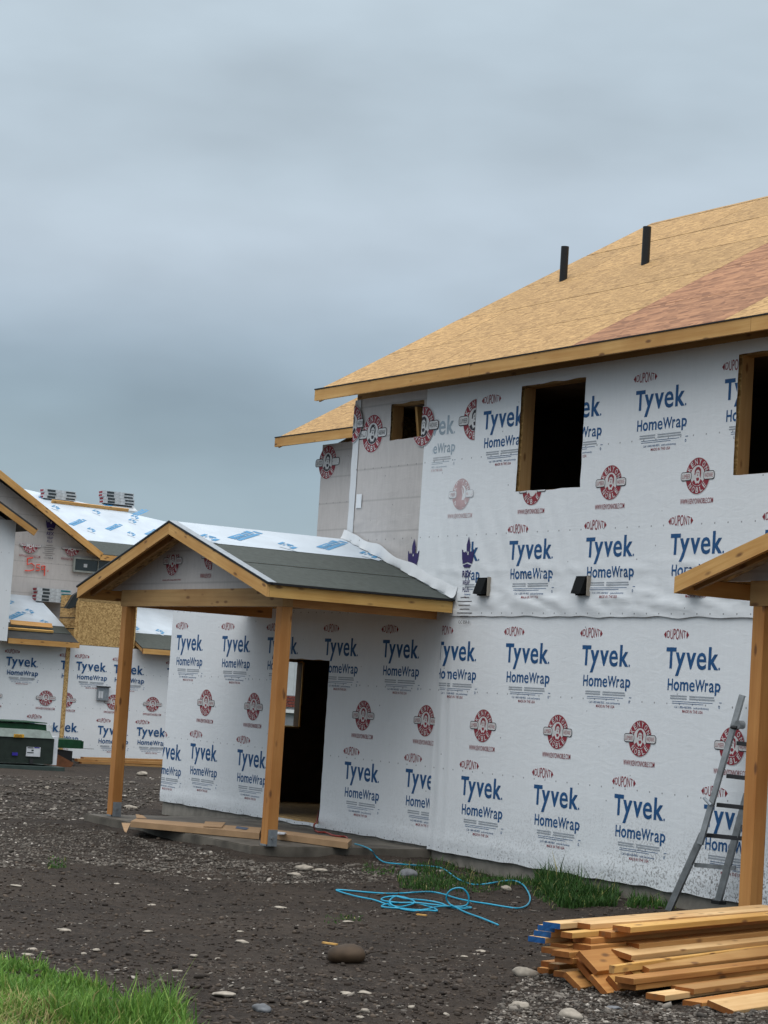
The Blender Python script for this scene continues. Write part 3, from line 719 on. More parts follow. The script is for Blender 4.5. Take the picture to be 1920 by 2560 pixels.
# ---- roofs
def roof(parent, X0, X1, Ye, ze, slope, run, red=None, bare=True, edge=True):
    """gable slope facing -y, eave at Ye; deck, single sheathing panels, fascia and rafter tails"""
    k = math.sqrt(1+slope*slope); Ld = run*k
    ax = (V((1, 0, 0)), V((0, 1/k, slope/k)), V((0, -slope/k, 1/k)))
    org = V((0, Ye, ze))
    dk = MB(); t = .10
    a, b = V((X0+.045, Ye+.045, ze+.045*slope-.022)), V((X0+.045, Ye+run, ze+run*slope-.022))
    dk.prism([a, b, b-V((0, 0, t)), a-V((0, 0, t))], (X1-X0-.09, 0, 0))
    rf = dk.build('roof', 'interior', parent)
    # the far slope closes the volume
    c = V((X0+.05, Ye+2*run, ze-.02)); b2 = V((X0+.05, Ye+run+.001, ze+run*slope-.022))
    dk2 = MB(); dk2.prism([b2, c, c-V((0, 0, t)), b2-V((0, 0, t))], (X1-X0-.1, 0, 0)); dk2.build('back_slope', 'osb_roof', rf)
    pw, ph, gap = 2.44, 1.22, .006
    nrow = math.ceil(Ld/ph)
    for r in range(nrow):
        v0 = r*ph; v1 = min(v0+ph, Ld)
        edges = []
        x = X0 - (pw/2 if r % 2 else 0)
        cuts = [x+i*pw for i in range(int((X1-X0)/pw)+3)]
        if red and r < red[2]:
            cuts = [c for c in cuts if not (red[0]-.7 < c < red[1]+.7)]+[red[0], red[1]]
        cuts = sorted({min(max(c, X0), X1) for c in cuts} | {X0, X1})
        for c0, c1 in zip(cuts[:-1], cuts[1:]):
            if c1-c0 < .05: continue
            isred = red and r < red[2] and abs(c0-red[0]) < .01
            j = rnd.uniform(0, .004); gv = gap+rnd.choice((.002, .004, .010, .026))
            p = MB(); p.box((0, 0, 0), (c1-c0-gap, v1-v0-gv, .011+j*.5))
            Mw = Matrix.Translation(org+ax[0]*c0+ax[1]*(v0)+ax[2]*-.018) @ Matrix(ax).transposed().to_4x4()
            p.build('roof_panel', 'osb_red' if isred else 'osb_roof', rf, Mw=Mw)
    # fascia in pieces, with a dark drip line on top
    x = X0; n = 0
    while x < X1-.01:
        ln = min(X1-x, 4.88 if n else 3.6)
        beam('fascia_board', (x+.001, Ye-.019, ze-.012-.07), (x+ln-.002, Ye-.019, ze-.012-.07), .038, .140, 'fir', parent, end='board_end', up=(0, 0, 1))
        x += ln; n += 1
    MB().box((X0-.005, Ye-.046, ze-.010), (X1, Ye+.02, ze+.004)).build('drip_edge', 'black_edge', parent)
    # barge rafters at the gable ends
    for xx in (X0+.019, X1-.019):
        p0 = V((xx, Ye+.003, ze-.10)); p1 = p0+V((0, run-.01, (run-.01)*slope))
        beam('barge_board', p0, p1, .038, .140, 'fir', parent)
    return rf, ax, org
MZ, MS, MY = 3.893, .583, -.40
rf, rax, rorg = roof(house, -24.64, -6.4, MY, MZ, MS, 5.36, red=(-19.23, -16.70, 4))
roof(house, -29.93, -24.66, 1.95, 3.885, MS, 5.36)
for k, x in enumerate([-24.5+.61*i for i in range(30)]):
    beam('rafter_tail', (x, MY+.03, MZ-.085), (x, .16, MZ-.085+.5*MS*.96), .038, .12, 'stud', house, up=(0, -.5, .86))
MB().box((-24.2, -.048, 3.765), (XR_END, -.004, 3.84)).build('frieze_board', 'beam', house)
# gable end walls under the roofs
MB().prism([(-24.2, .2, 3.765), (-24.2, 9.5, 3.765), (-24.2, 4.96, 6.78)], (.12, 0, 0)).build('gable_wall', 'osb', house)
MB().prism([(-29.15, 2.5, 3.765), (-29.15, 11.9, 3.765), (-29.15, 7.31, 6.7)], (.12, 0, 0)).build('gable_wall', 'osb', house)
for px, py, tx, ty in ((1408, 699, 1411, 617), (1613, 658, 1618, 567)):
    p = onplane(px, py, rorg, rax[2]); q = on(tx, ty, 1, p.y)
    MB().tube([p-V((0, 0, .1)), V((p.x, p.y, q.z))], .054, k=16).build('vent_pipe', 'abs_black', house, smooth=False)

# ------------------------------------------------------------------ porches
def under_print(parent, ax, org, items, name='underlay_print'):
    for kind, u, v in items:
        mb = MB()
        d, e = V((.50, .46)), V((.10, -.11))
        def bar(a0, a1, b0, b1, m=0, w=0.): mb.quad([tuple(d*p+e*q)+(w,) for p, q in ((a0, b0), (a0, b1), (a1, b1), (a1, b0))], m)
        if kind == 'big':
            bar(0, .62, 0, .55); bar(.68, .80, 0, .55); bar(.86, 1.06, -.1, .5); bar(0, 1.0, .62, .72); bar(.02, 1.05, .80, 1.15); bar(1.12, 1.22, .3, 1.1); bar(.2, .5, .2, .3, 1, .001)
        else:
            bar(0, .26, 0, .3); bar(.05, .12, .75, 1.05); bar(-.1, .14, 1.2, 1.6); bar(.0, .10, .45, .6); bar(.16, .24, .5, 1.1); bar(-.25, -.2, .6, 2.2, 1)
        Mw = Matrix.Translation(org+ax[0]*u+ax[1]*v+ax[2]*.004) @ Matrix(ax).transposed().to_4x4()
        me = mb.mesh(name, ['under_blue', 'under_grey'], fix=False)
        link(bpy.data.objects.new(name, me), Mw, parent)
def porch(dx, label, covered, px0=1.835):
    XL, XRr, XC, Yf = -26.86+dx, -21.65+dx, -24.255+dx, -2.55
    ze, zr = 1.165, 1.94; s = (zr-ze)/(XC-XL); kk = math.sqrt(1+s*s); th = .022
    t = thing('porch', (XC, -2.3, -1.82), label, 'porch')
    # deck: two slopes, each a thin prism
    for a, b in ((XL, XC), (XRr, XC)):
        za, zb = ze, zr; yb = -.062
        p = [V((a, Yf+.002, za-.004)), V((b, Yf+.002, zb-.004)), V((b, Yf+.002, zb-.004-th)), V((a, Yf+.002, za-.004-th))]
        MB().prism(p, (0, yb-Yf-.004, 0)).build('roof_deck', 'osb', t)
    if covered:
        # right slope: ribs of dark membrane below, white underlayment above; local axes u toward the wall, v up the slope
        ax = (V((0, 1, 0)), V((-1/kk, 0, s/kk)), V((s/kk, 0, 1/kk))); org = V((XRr, Yf, ze)); Ls = (XC-XL)*kk; D = -Yf-.066
        def strip(name, mat, v0, v1, w, wav=0.):
            mb = MB(); n = 24
            for i in range(n+1):
                u = D*i/n; e = .006*noise.noise((u*2, v1*3, 4)) if wav else 0
                for v in (v0, v1): mb.v.append(tuple(org+ax[0]*u+ax[1]*(v+(e if v == v1 else 0))+ax[2]*w))
            for i in range(n): mb.f.append((2*i, 2*i+2, 2*i+3, 2*i+1)); mb.m.append(0)
            return mb.build(name, mat, t, fix=False)
        strip('roof_membrane', 'membrane', .002, .915, .003, 1); strip('roof_membrane', 'membrane', .90, 1.73, .008, 1)
        ul = strip('underlayment', 'under', 1.70, Ls+.0, .013, 1)
        under_print(ul, ax, org+ax[2]*.013, [('big', .46, 2.09), ('small', 1.13, 2.03), ('big', 1.70, 2.07), ('small', .05, 2.03), ('small', 2.28, 1.98)])
        # left slope all white
        p = [V((XL, Yf+.002, ze+.002)), V((XC-.004, Yf+.002, zr+.004)), V((XC-.004, -.066, zr+.004)), V((XL, -.066, ze+.002))]
        MB().quad(p).build('underlayment', 'under', t, fix=False)
        # black edging strips
        MB().box((XRr-.01, Yf+.01, ze-.020), (XRr+.044, -.07, ze+.004)).build('drip_edge', 'black_edge', t)
        for sg, X in ((-1, XL), (1, XRr)):
            a = V((X+sg*.03, Yf-.045, ze+.004)); b = V((XC, Yf-.045, zr+.012))
            MB().prism([a, b, b-V((0, 0, .022)), a-V((0, 0, .022))], (0, .05, 0)).build('drip_edge', 'black_edge', t)
            a2 = a+V((0, 0.002, .006)); b2 = b+V((0, .002, .006))
            MB().prism([a2, b2, b2-V((0, 0, .004)), a2-V((0, 0, .004))], (0, .11, 0)).build('edge_flashing', 'galv', t)
    # barge boards (plumb cut at the peak) and eave fascia
    hb = .140
    for sg, X in ((-1, XL), (1, XRr)):
        a = V((X+sg*.0, Yf-.038, ze-.018)); b = V((XC+sg*.0015, Yf-.038, zr-.012))
        x = (b-a).normalized(); Mw = Matrix.Translation(a) @ Matrix((x, V((0, 1, 0)), x.cross(V((0, 1, 0))))).transposed().to_4x4()
        inv = Mw.inverted(); mb = MB()
        mb.prism([inv @ a, inv @ b, inv @ (b-V((0, 0, hb))), inv @ (a-V((0, 0, hb)))], (0, .038, 0))
        mb.build('barge_board', 'fir', t, Mw=Mw)
        beam('fascia_board', (X-sg*.018, Yf+.002, ze-.020-hb/2), (X-sg*.018, -.068, ze-.020-hb/2), .036, hb-.004, 'fir_y' if sg > 0 else 'fir', t, end='board_end')
    # posts with steel bases
    zb, zt = -1.795, .921
    for xc in (XC-px0, XC+2.315):
        p = beam('post', (xc, -2.18, zb+.02), (xc, -2.18, zt), .140, .140, 'treated', t, up=(0, 1, 0), ch=.006)
        br = MB(); br.box((xc-.070, -2.2525, zb+.003), (xc+.068, -2.2502, zb+.02)); br.box((xc+.0705, -2.235, zb+.003), (xc+.0745, -2.115, zb+.185))
        br.box((xc-.0745, -2.235, zb+.003), (xc-.0705, -2.115, zb+.185)); br.box((xc-.075, -2.25, zb-.002), (xc+.075, -2.11, zb+.0025))
        br.build('post_base', 'galv', p)
        MB().tube([(xc+.0746, -2.175, zb+.085), (xc+.090, -2.175, zb+.085)], .020, k=6).build('bolt', 'alu', p)
    # beams
    zl, zh = .924, 1.135
    beam('front_beam', (XC-px0-.115, -2.18, (zl+zh)/2), (XC+2.385, -2.18, (zl+zh)/2), .135, zh-zl, 'beam', t)
    for xc in (XC-px0, XC+2.315): beam('side_beam', (xc, -2.11, (zl+zh)/2-.002), (xc, -.07 if xc < XC else -.12, (zl+zh)/2-.002), .09, zh-zl-.006, 'treated', t)
    # gable infill with thin wrap, rafters under the deck
    zg = zh+.003; half = (zr-.09-zg)/s
    gw = MB().prism([(XC-min(half, 2.55), -2.19, zg), (XC+min(half, 2.55), -2.19, zg), (XC, -2.19, zr-.06)], (0, .05, 0)).build('gable_wrap', 'wrap_thin', t)
    if covered:
        stamp('seal', XC-.62, 1.50, gw, w=2.195, scale=1.0, name='seal_print', keep=(XC-.9, 1.25, XC-.3, 1.58)); stamp('seal', XC+.42, 1.56, gw, w=2.195, name='seal_print', keep=(XC+.1, 1.25, XC+.46, 1.66))
    for y in (-2.40, -1.75, -1.15, -.55):
        for sg, X in ((-1, XL), (1, XRr)):
            a = V((X-sg*.05, y, ze-.095+.05*s)); b = V((XC+sg*.03, y, zr-.10))
            beam('rafter', a, b, .038, .085, 'stud', t, up=(0, 0, 1))
    return t
porch(0, 'gabled porch with dark green roof membrane on two orange timber posts by the doorway', True)
porch(12.37, 'porch at the right edge with bare roof boards, its timber post beside the ladder', False, 1.91)
def slab(x0, x1, y0, y1, zt):
    mb = MB(); n = 40
    prof = [(x0, y0), (x1, y0), (x1, y1), (x0, y1)]
    mb.prism([(x, y, -2.3) for x, y in prof], (0, 0, zt+2.3)); return mb
for x0, x1 in ((-26.47, -21.915), (-14.10, -9.5)):
    o = slab(x0, x1, -2.42, .018, -1.8).build('concrete_slab', 'concrete_wet'); tag(o, kind='structure')
    bm = bmesh.new(); bm.from_mesh(o.data); bmesh.ops.bevel(bm, geom=[e for e in bm.edges if all(v.co.z > .3 for v in e.verts)], offset=.012, segments=2, affect='EDGES'); bm.to_mesh(o.data); bm.free()

# ------------------------------------------------------------------ the house across the yard (its walls face +x)
XF = -50.94; X2 = XF-2.5
def pf(px, py, X=XF): return on(px, py, 0, X)
far = thing('house', (XF, 8, -2.2), 'neighbouring wrapped house across the dirt yard with shingle bundles on its white roof', 'house')
framed('wall', 'osb', far, 2.0, 12.6, -2.05, .74, .2, [], AX_FAR).matrix_basis.translation.x += XF-.03
MB().box((XF-9, 2.0, -2.05), (XF-.24, 2.2, .74)).build('wall', 'osb', far)
MB().box((XF-9, 12.4, -2.05), (XF-.24, 12.6, 3.2)).build('wall', 'osb', far)
MB().box((XF-.25, 2.0, -2.6), (XF-.06, 12.6, -2.052)).build('foundation', 'concrete', far)
AXF = AX_FAR
def fsheet(name, mat, y0, y1, z0, z1, X, disp=None, step=.12):
    o = sheet(name, mat, far, y0, y1, z0, z1, 0, step=step, ax=AX_FAR, disp=disp); o.matrix_basis.translation.x += X; W[o.name] = o.matrix_basis.copy(); return o
fl = fsheet('house_wrap', 'wrap_far', 2.0, 7.86, -2.08, .78, XF, lambda u, v: .01*nz(u, v, 1, 1, 3))
fr = fsheet('house_wrap', 'wrap_far', 7.98, 12.6, -2.10, .74, XF+.004, lambda u, v: .01*nz(u, v, 1, 1, 4))
MB().box((XF-.05, 7.865, -1.62), (XF+.012, 7.972, .60)).build('corner_strip', 'osb', far)
def fstamp(kind, px, py, par, keep=None):
    p = pf(px, py); o = stamp(kind, p.y, p.z, par, AX_FAR, w=0, name='brand_print' if kind == 'brand' else 'seal_print', keep=keep)
    if o: o.matrix_basis.translation.x += XF+.013
kl, kr = (2, -2, 7.86, .70), (7.98, -2, 12.6, .72)
for px, py in ((15.9, 1641), (152.5, 1651), (70.9, 1804), (-120, 1800)): fstamp('brand', px, py, fl, kl)
for px, py in ((191, 1653.3), (285, 1661), (418, 1670), (118, 1805), (244.5, 1813.9), (342, 1817.6), (438, 1824)): fstamp('brand', px, py, fr, kr)
for px, py in ((114.3, 1745), (-20, 1738)): fstamp('seal', px, py, fl, kl)
for px, py in ((165, 1749.7), (283.6, 1755), (381, 1760.6)): fstamp('seal', px, py, fr, kr)
# vent cover on the wall
q = pf(255, 1733); vt = thing_part('vent_cover', far, (XF+.03, q.y, q.z))
hw, hh = .155, .18
MB().box((XF+.02, q.y-hw, q.z-hh), (XF+.07, q.y+hw, q.z+hh-.03)).build('cover_body', 'galv', vt)
MB().box((XF+.02, q.y-hw-.02, q.z+hh-.029), (XF+.12, q.y+hw+.02, q.z+hh)).build('cover_cap', 'dark_steel', vt)
for dy in (-.10, -.03): MB().box((XF+.0705, q.y+dy-.028, q.z-.13), (XF+.08, q.y+dy+.028, q.z+.05)).build('cover_grille', 'label_white', vt)
# OSB tower between the two low roofs
tw = MB().box((XF-1.0, 8.06, .745), (XF-.02, 9.75, 1.99)).build('tower', 'osb', far)
MB().box((XF-.0195, 8.14, .75), (XF-.008, 9.74, 1.84)).build('tower_panel', 'osb', tw); MB().box((XF-.0195, 8.14, 1.844), (XF-.008, 9.74, 1.985)).build('tower_panel', 'osb_floor', tw)
for z in (1.13, 1.40, 1.67): MB().box((XF-1.0, 8.054, z), (XF-.03, 8.0605, z+.022)).build('lap_line', 'black_edge', tw)
def low_roof(y0, y1, zf0, name):
    """lean-to against the upper wall: fascia, membrane strip, white underlayment"""
    s = .40; Xe = XF+.42; ze = zf0+.13; k = math.sqrt(1+s*s)
    ax = (V((0, 1, 0)), V((-1/k, 0, s/k)), V((s/k, 0, 1/k))); org = V((Xe, y0, ze)); Ls = (Xe-X2-.02)*k
    r = MB().prism([org-ax[2]*.03, org+ax[1]*Ls-ax[2]*.03, org+ax[1]*Ls-ax[2]*.10, org-ax[2]*.10], (0, y1-y0, 0)).build(name, 'stud', far)
    def st(nm, mat, v0, v1, w): return MB().prism([org+ax[1]*v0+ax[2]*w, org+ax[1]*v1+ax[2]*w, org+ax[1]*v1+ax[2]*(w-.01), org+ax[1]*v0+ax[2]*(w-.01)], (0, y1-y0, 0)).build(nm, mat, r)
    st('roof_membrane', 'membrane_dark', 0, .55, -.005); st('roof_membrane', 'membrane', .56 if name == 'low_roof' else .02, 1.05, .004)
    u = st('underlayment', 'under', 1.04, Ls, .012)
    beam('fascia_board', (Xe+.02, y0, ze-.075), (Xe+.02, y1, ze-.075), .038, .13, 'fir', far, end='board_end')
    return r, u, ax, org
r1_, u1_, lax, lorg = low_roof(6.12, 8.02, .66, 'low_roof')
under_print(u1_, lax, lorg+lax[2]*.013, [('big', .40, 1.35), ('small', .05, 1.30), ('small', 1.30, 1.28), ('big', .35, 2.1), ('small', 1.15, 2.0), ('small', .0, 1.95)])
r2_, u2_, lax2, lorg2 = low_roof(9.77, 12.5, .64, 'low_roof_right')
r2_.name = 'low_roof'
under_print(u2_, lax2, lorg2+lax2[2]*.013, [('small', .25, 1.45), ('small', .9, 1.3)])
# upper storey
up = fsheet('house_wrap', 'wrap_thin', 6.3, 12.55, 1.4, 3.30, X2+.03, lambda u, v: .03*math.exp(-((v-2.3)/.3)**2)*abs(nz(u+.6*v, v, 3, 3, 2)), .1)
up['label'] = 'grey upper wall wrap sprayed with red lettering'
MB().box((X2-6, 6.3, 1.0), (X2, 12.55, 3.3)).build('wall', 'osb', far)
gp = [pf(0, 1195, X2), pf(235, 1385, X2)]
sl_ = (gp[0].z-gp[1].z)/(gp[1].y-gp[0].y)
yk = 4.6; zk = gp[1].z+sl_*(gp[1].y-yk)
MB().prism([(X2-3, yk-4, 3.302), (X2-3, 9.4, 3.302), (X2-3, yk, zk-.15)], (3.0, 0, 0)).build('gable_wall', 'wrap_thin', far)
MB().prism([(X2-3.5, yk, zk), (X2-3.5, gp[1].y+.02, gp[1].z), (X2-3.5, gp[1].y+.02, gp[1].z-.05), (X2-3.5, yk, zk-.05)], (3.9, 0, 0)).build('gable_roof', 'membrane_dark', far)
beam('barge_board', (X2+.42, yk, zk-.055), (X2+.42, gp[1].y+.03, gp[1].z-.055), .038, .17, 'fir', far)
MB().prism([(X2-3.5, yk-.002, zk), (X2-3.5, 2*yk-gp[1].y, gp[1].z), (X2-3.5, 2*yk-gp[1].y, gp[1].z-.05), (X2-3.5, yk-.002, zk-.05)], (3.9, 0, 0)).build('gable_roof', 'membrane_dark', far)
beam('barge_board', (X2+.42, yk-.002, zk-.055), (X2+.42, 2*yk-gp[1].y, gp[1].z-.055), .038, .17, 'fir', far)
# main slope facing the yard with hip edge, seen from below
ze = gp[1].z-.02; s = .43; Xe = X2+.40; k = math.sqrt(1+s*s)
uax = (V((0, 1, 0)), V((-1/k, 0, s/k)), V((s/k, 0, 1/k))); uorg = V((Xe, 9.5, ze))
def pr(px, py): return onplane(px, py, uorg, uax[2])
A, B = V((Xe, gp[1].y, ze)), V((Xe, 13.2, ze))
ptl, ptr = pr(40, 1218), pr(440, 1310)
PT = V((ptl.x-1.2, 6.5, ze+(Xe-ptl.x+1.2)*s))
mb = MB(); poly = [A, B, ptr, ptl, V((ptl.x, gp[1].y-(Xe-ptl.x)*s/sl_, ptl.z))]
ur = mb.prism([p-uax[2]*.10 for p in poly], uax[2]*.09).build('roof', 'stud', far)
MB().quad([p+uax[2]*.002 for p in poly]).build('underlayment', 'under', ur, fix=False)
MB().prism([V((Xe-.0, gp[1].y, ze))+uax[2]*.006, V((Xe, 13.2, ze))+uax[2]*.006, V((Xe, 13.2, ze))+uax[1]*.98+uax[2]*.006, V((Xe, gp[1].y-.60, ze))+uax[1]*.98+uax[2]*.006], uax[2]*.008).build('roof_membrane', 'membrane', ur)
mb = MB(); bz = 2.6
mb.prism([ptl, ptr, V((ptr.x-4, ptr.y+1, bz)), V((ptl.x-4, ptl.y, bz))], (-.1, 0, -.1)); mb.build('back_slope', 'under', ur)
beam('fascia_board', (Xe+.02, 9.55, ze-.075), (Xe+.02, 13.2, ze-.075), .038, .14, 'fir', far)
upr = []
for kd, px, py in (('big', 170, 1310), ('big', 262, 1322), ('big', 360, 1335), ('small', 217, 1322), ('small', 317, 1332), ('small', 128, 1266), ('small', 230, 1277), ('small', 326, 1290), ('big', 95, 1243), ('big', 245, 1268), ('big', 330, 1285), ('small', 320, 1300)):
    p = pr(px, py)-uorg; upr.append((kd, p.dot(uax[0]), p.dot(uax[1])))
under_print(ur, uax, uorg+uax[2]*.004, upr)
# window in the upper wall, print and sprayed lettering
def fwin(px0, py0, px1, py1, X, panes=2):
    a, b = pf(px0, py0, X), pf(px1, py1, X); y0, y1, z1, z0 = a.y, b.y, a.z, b.z
    w = thing_part('window', far, (X, y0, z0)); f = .045
    for c0, c1 in (((y0, z0), (y1, z0+f)), ((y0, z1-f), (y1, z1)), ((y0, z0+f), (y0+f, z1-f)), ((y1-f, z0+f), (y1, z1-f))):
        MB().box((X+.01, c0[0], c0[1]), (X+.07, c1[0], c1[1])).build('frame', 'frame_grey', w)
    ws = (y1-y0-2*f)/panes
    for i in range(panes):
        MB().box((X+.012, y0+f+i*ws+.012, z0+f+.001), (X+.03, y0+f+(i+1)*ws-.012, z1-f-.001)).build('pane', 'glass_dark', w)
        if i: MB().box((X+.011, y0+f+i*ws-.0118, z0+f+.002), (X+.06, y0+f+i*ws+.0118, z1-f-.002)).build('mullion', 'frame_grey', w)
    if panes == 2:
        MB().box((X+.031, y0+f+.26, z0+.14), (X+.034, y0+f+.36, z0+.23)).build('sticker', 'label_white', w)
    return w
fwin(183, 1392, 303, 1440, X2+.06); fwin(404, 1524, 470, 1576, X2+.05, 1)
def ustamp(kind, px, py, sc=1., keep=None):
    p = pf(px, py, X2); o = stamp(kind, p.y, p.z, up, AX_FAR, name='seal_print' if kind == 'seal' else 'crown_print', scale=sc, keep=keep)
    if o: o.matrix_basis.translation.x += X2+.062
ustamp('seal', 74, 1362, 1.15, (6, 2.5, 13, 3.30)); ustamp('seal', 178, 1370, 1.15, (6, 2.5, 13, 3.30)); ustamp('crown', 124, 1326, 1.0); ustamp('crown', 369, 1549, .9)
P5 = lambda pts: [pf(x/3.456, 1150+y/3.456, X2)+V((.075, 0, 0)) for x, y in pts]
sp = thing_part('sprayed_lettering', up, pf(75, 1420, X2))
for st_ in ([(275, 845), (225, 852)], [(228, 852), (226, 905), (262, 893), (285, 912), (282, 948), (245, 958), (205, 956)], [(335, 905), (308, 905), (305, 925), (332, 935), (330, 955), (300, 955)],
            [(375, 915), (350, 918), (348, 945), (370, 948), (378, 915), (374, 1000)], [(402, 955), (406, 962)]):
    MB().tube(P5(st_), .018, k=6).build('stroke', 'spray_red', sp)
# nearer gable at the left edge of the yard house
XN = XF+.55
MB().box((XF-2.4, 2.0, .80), (XN-.03, 6.02, 3.6)).build('wall', 'osb', far)
fsheet('house_wrap', 'wrap_far', 2.0, 6.05, .70, 3.65, XN, lambda u, v: .03*abs(nz(u+.3*v, v, 3, .8, 2)), .1)
a, b = pf(0, 1262, XN+.4), pf(88, 1328, XN+.4); ss = (a.z-b.z)/(b.y-a.y); y9 = 3.4; z9 = b.z+ss*(b.y-y9)
MB().prism([(XN-3, y9-2.4, 3.602), (XN-3, b.y-.5, 3.602), (XN-3, y9, z9-.25)], (2.97, 0, 0)).build('gable_wall', 'wrap_thin', far)
MB().prism([(XN-3, y9, z9+.07), (XN-3, b.y+.04, b.z+.07), (XN-3, b.y+.04, b.z+.02), (XN-3, y9, z9+.02)], (3.42, 0, 0)).build('gable_roof', 'membrane_dark', far)
beam('barge_board', (XN+.4, y9, z9-.03), (XN+.4, b.y+.02, b.z-.03), .038, .19, 'fir', far, end='board_end')
MB().prism([(XN-3, y9-.002, z9+.07), (XN-3, 2*y9-b.y, b.z+.07), (XN-3, 2*y9-b.y, b.z+.02), (XN-3, y9-.002, z9+.02)], (3.42, 0, 0)).build('gable_roof', 'membrane_dark', far)
beam('barge_board', (XN+.4, y9-.002, z9-.03), (XN+.4, 2*y9-b.y, b.z-.03), .038, .19, 'fir', far)
# loose dark sheet hanging over the tower
MB().prism([pf(165, 1520), pf(185, 1488), pf(200, 1478), pf(199, 1488), pf(186, 1518), pf(175, 1522)], (-.15, 0, 0)).build('loose_sheet', 'tarp', far)

# shingle bundles and toe boards on the yard house roofs
def bundle(loc, ax, label, var):
    o = thing('shingle_bundle', loc, label, 'shingle bundle', 'shingle bundles on the roofs of the yard house')
    Mw = Matrix.Translation(loc) @ Matrix(ax).transposed().to_4x4()
    lx, ly, lz = .96, .33, .085
    mb = MB().box((0, 0, 0), (lx, ly, lz)); mb.build('pack', 'bundle_white', o, Mw=Mw)
    f = MB(); f.box((.10+.02*var, -.003, .012), (.34, -.0005, lz-.012)); f.build('front_label', 'bundle_dark', o, Mw=Mw)
    MB().box((.66, -.003, .02), (.93, -.0005, lz-.02)).build('front_label', 'bundle_teal' if var == 2 else 'bundle_dark', o, Mw=Mw)
    MB().box((-.003, .05, .015), (-.0005, .28, lz-.015)).build('end_label', 'ink_red', o, Mw=Mw)
    return o
names = ['lowest', 'second', 'third', 'top']
def stack(p, n, where, var, sax):
    lev = V((0, 0, 1)); ry = sax[0]
    for i in range(n):
        j = rnd.uniform(-.03, .03)
        ax = (ry, V((-1, 0, 0)), V((0, 0, 1)))
        nm = 'topmost' if i == n-1 else names[i]
        bundle(p+V((0, j, .06+i*.089)), ax, f'{nm} shingle bundle of the {where}', var)
    # wedge-shaped roof carrier under the stack
p1 = pr(109, 1250); stack(p1, 3, 'left stack on the upper roof', 0, uax)
p2 = pr(257, 1262); stack(p2, 4, 'right stack on the upper roof', 1, uax)
q3 = onplane(92, 1508, lorg, lax[2]); stack(q3, 4, 'stack on the low roof by the bare tower', 2, lax)
for p, lab in ((p1, 'white sloped pack under the left shingle stack on the upper roof'), (p2, 'white sloped pack under the right shingle stack on the upper roof')):
    o = MB().prism([p+V((.20, .02, -.10)), p+V((-.33, .02, .135)), p+V((-.33, .02, .045)), p+V((.2, .02, -.14))], (0, 1.0, 0)).build('shingle_bundle', 'bundle_white')
    tag(o, lab, 'shingle bundle', 'shingle bundles on the roofs of the yard house')
a, b = pr(128, 1257), pr(320, 1280)
tag(beam('toe_board', a+uax[2]*.05, b+uax[2]*.05, .038, .09, 'fir', up=uax[2]), 'long pale toe board nailed under the upper roof bundles', 'board')
a, b = onplane(24, 1565, lorg, lax[2]), onplane(128, 1574, lorg, lax[2])
tag(beam('toe_board', a+lax[2]*.10, b+lax[2]*.10, .14, .03, 'fir', up=(.75, 0, .66)), 'wide upright toe board on the dark edge of the low roof', 'board')
a, b = onplane(14, 1574, lorg, lax[2]), onplane(132, 1583, lorg, lax[2])
tag(beam('toe_board', a+lax[2]*.04, b+lax[2]*.04, .05, .05, 'fir_y', up=lax[2]), 'narrow toe board lying below the wide one on the low roof', 'board')

# boards lying at the foot of the yard house
labs = ['topmost weathered board of the pile at the foot of the yard house', 'second weathered board of the pile at the foot of the yard house', 'pale lowest board of the pile at the foot of the yard house', 'pale loose board slanting down beside the pile at the yard house', 'greyish board at the back of the pile below the yard house wrap', 'short board behind the pile at the yard house']
for i, (x0, y0, x1, y1, dz, mat, X) in enumerate(((190, 1900, 412, 1908, .0, 'board_grey', XF+.9), (200, 1908, 415, 1918, 0, 'board_grey', XF+1.0), (300, 1922, 415, 1926, 0, 'board_pale', XF+1.4), (172, 1915, 300, 1934, 0, 'board_pale', XF+1.6), (205, 1896, 412, 1902, 0, 'board_grey', XF+.7), (300, 1912, 440, 1916, 0, 'fir', XF+.8))):
    a, b = on(x0, y0, 0, X), on(x1, y1, 0, X)
    tag(beam('lumber_board', a, b, .19, .07, mat, end='board_end'), labs[i], 'board', 'boards at the foot of the yard house')

# ------------------------------------------------------------------ transformer, bin, scoop
tz = gz0(-43, 4); ax_t = -43.2
c = on(160, 1925, 2, -2.13)
tr = thing('transformer_box', c, 'dark green pad-mounted transformer box with white label on the left edge', 'transformer')
XT = c.x
def T(px, py, dX=0): return on(px, py, 0, XT+dX)
def slabpx(name, mat, x0, y0, x1, y1, dX, depth, par):
    a, b = T(x0, y0, dX), T(x1, y1, dX)
    return MB().box((XT+dX-depth, a.y, b.z), (XT+dX, b.y, a.z)).build(name, mat, par)
slabpx('pad', 'pad_green', -60, 1910, 161, 1932, .30, 1.5, tr)
bd = slabpx('cabinet', 'tr_green', -60, 1838, 131, 1910, 0, .9, tr)
a, b = T(-60, 1838), T(131, 1838)
MB().prism([(XT+.03, a.y-.02, a.z+.003), (XT-.18, a.y-.02, a.z+.16), (XT-.9, a.y-.02, a.z+.16), (XT-.9, a.y-.02, a.z+.003)], (0, b.y-a.y+.03, 0)).build('hood', 'tr_top', tr)
slabpx('lower_skirt', 'tr_green', -58, 1893, 128, 1911, .02, .03, tr)
lb = slabpx('nameplate', 'label_white', 67, 1867, 100, 1892, .03, .02, bd)
for y0, y1, x0, x1, mt in ((1868, 1871, 69, 84, 'bundle_dark'), (1868, 1871, 86, 99, 'label_blue'), (1880, 1883, 68, 84, 'bundle_dark'), (1874, 1878, 79, 84, 'bundle_dark')): slabpx('print', mt, x0, y0, x1, y1, .034, .003, lb) if False else slabpx('plate_print', mt, x0, y0, x1, y1, .034, .003, bd)
slabpx('number_tag', 'label_yellow', 36, 1835, 60, 1844, .055, .03, bd)
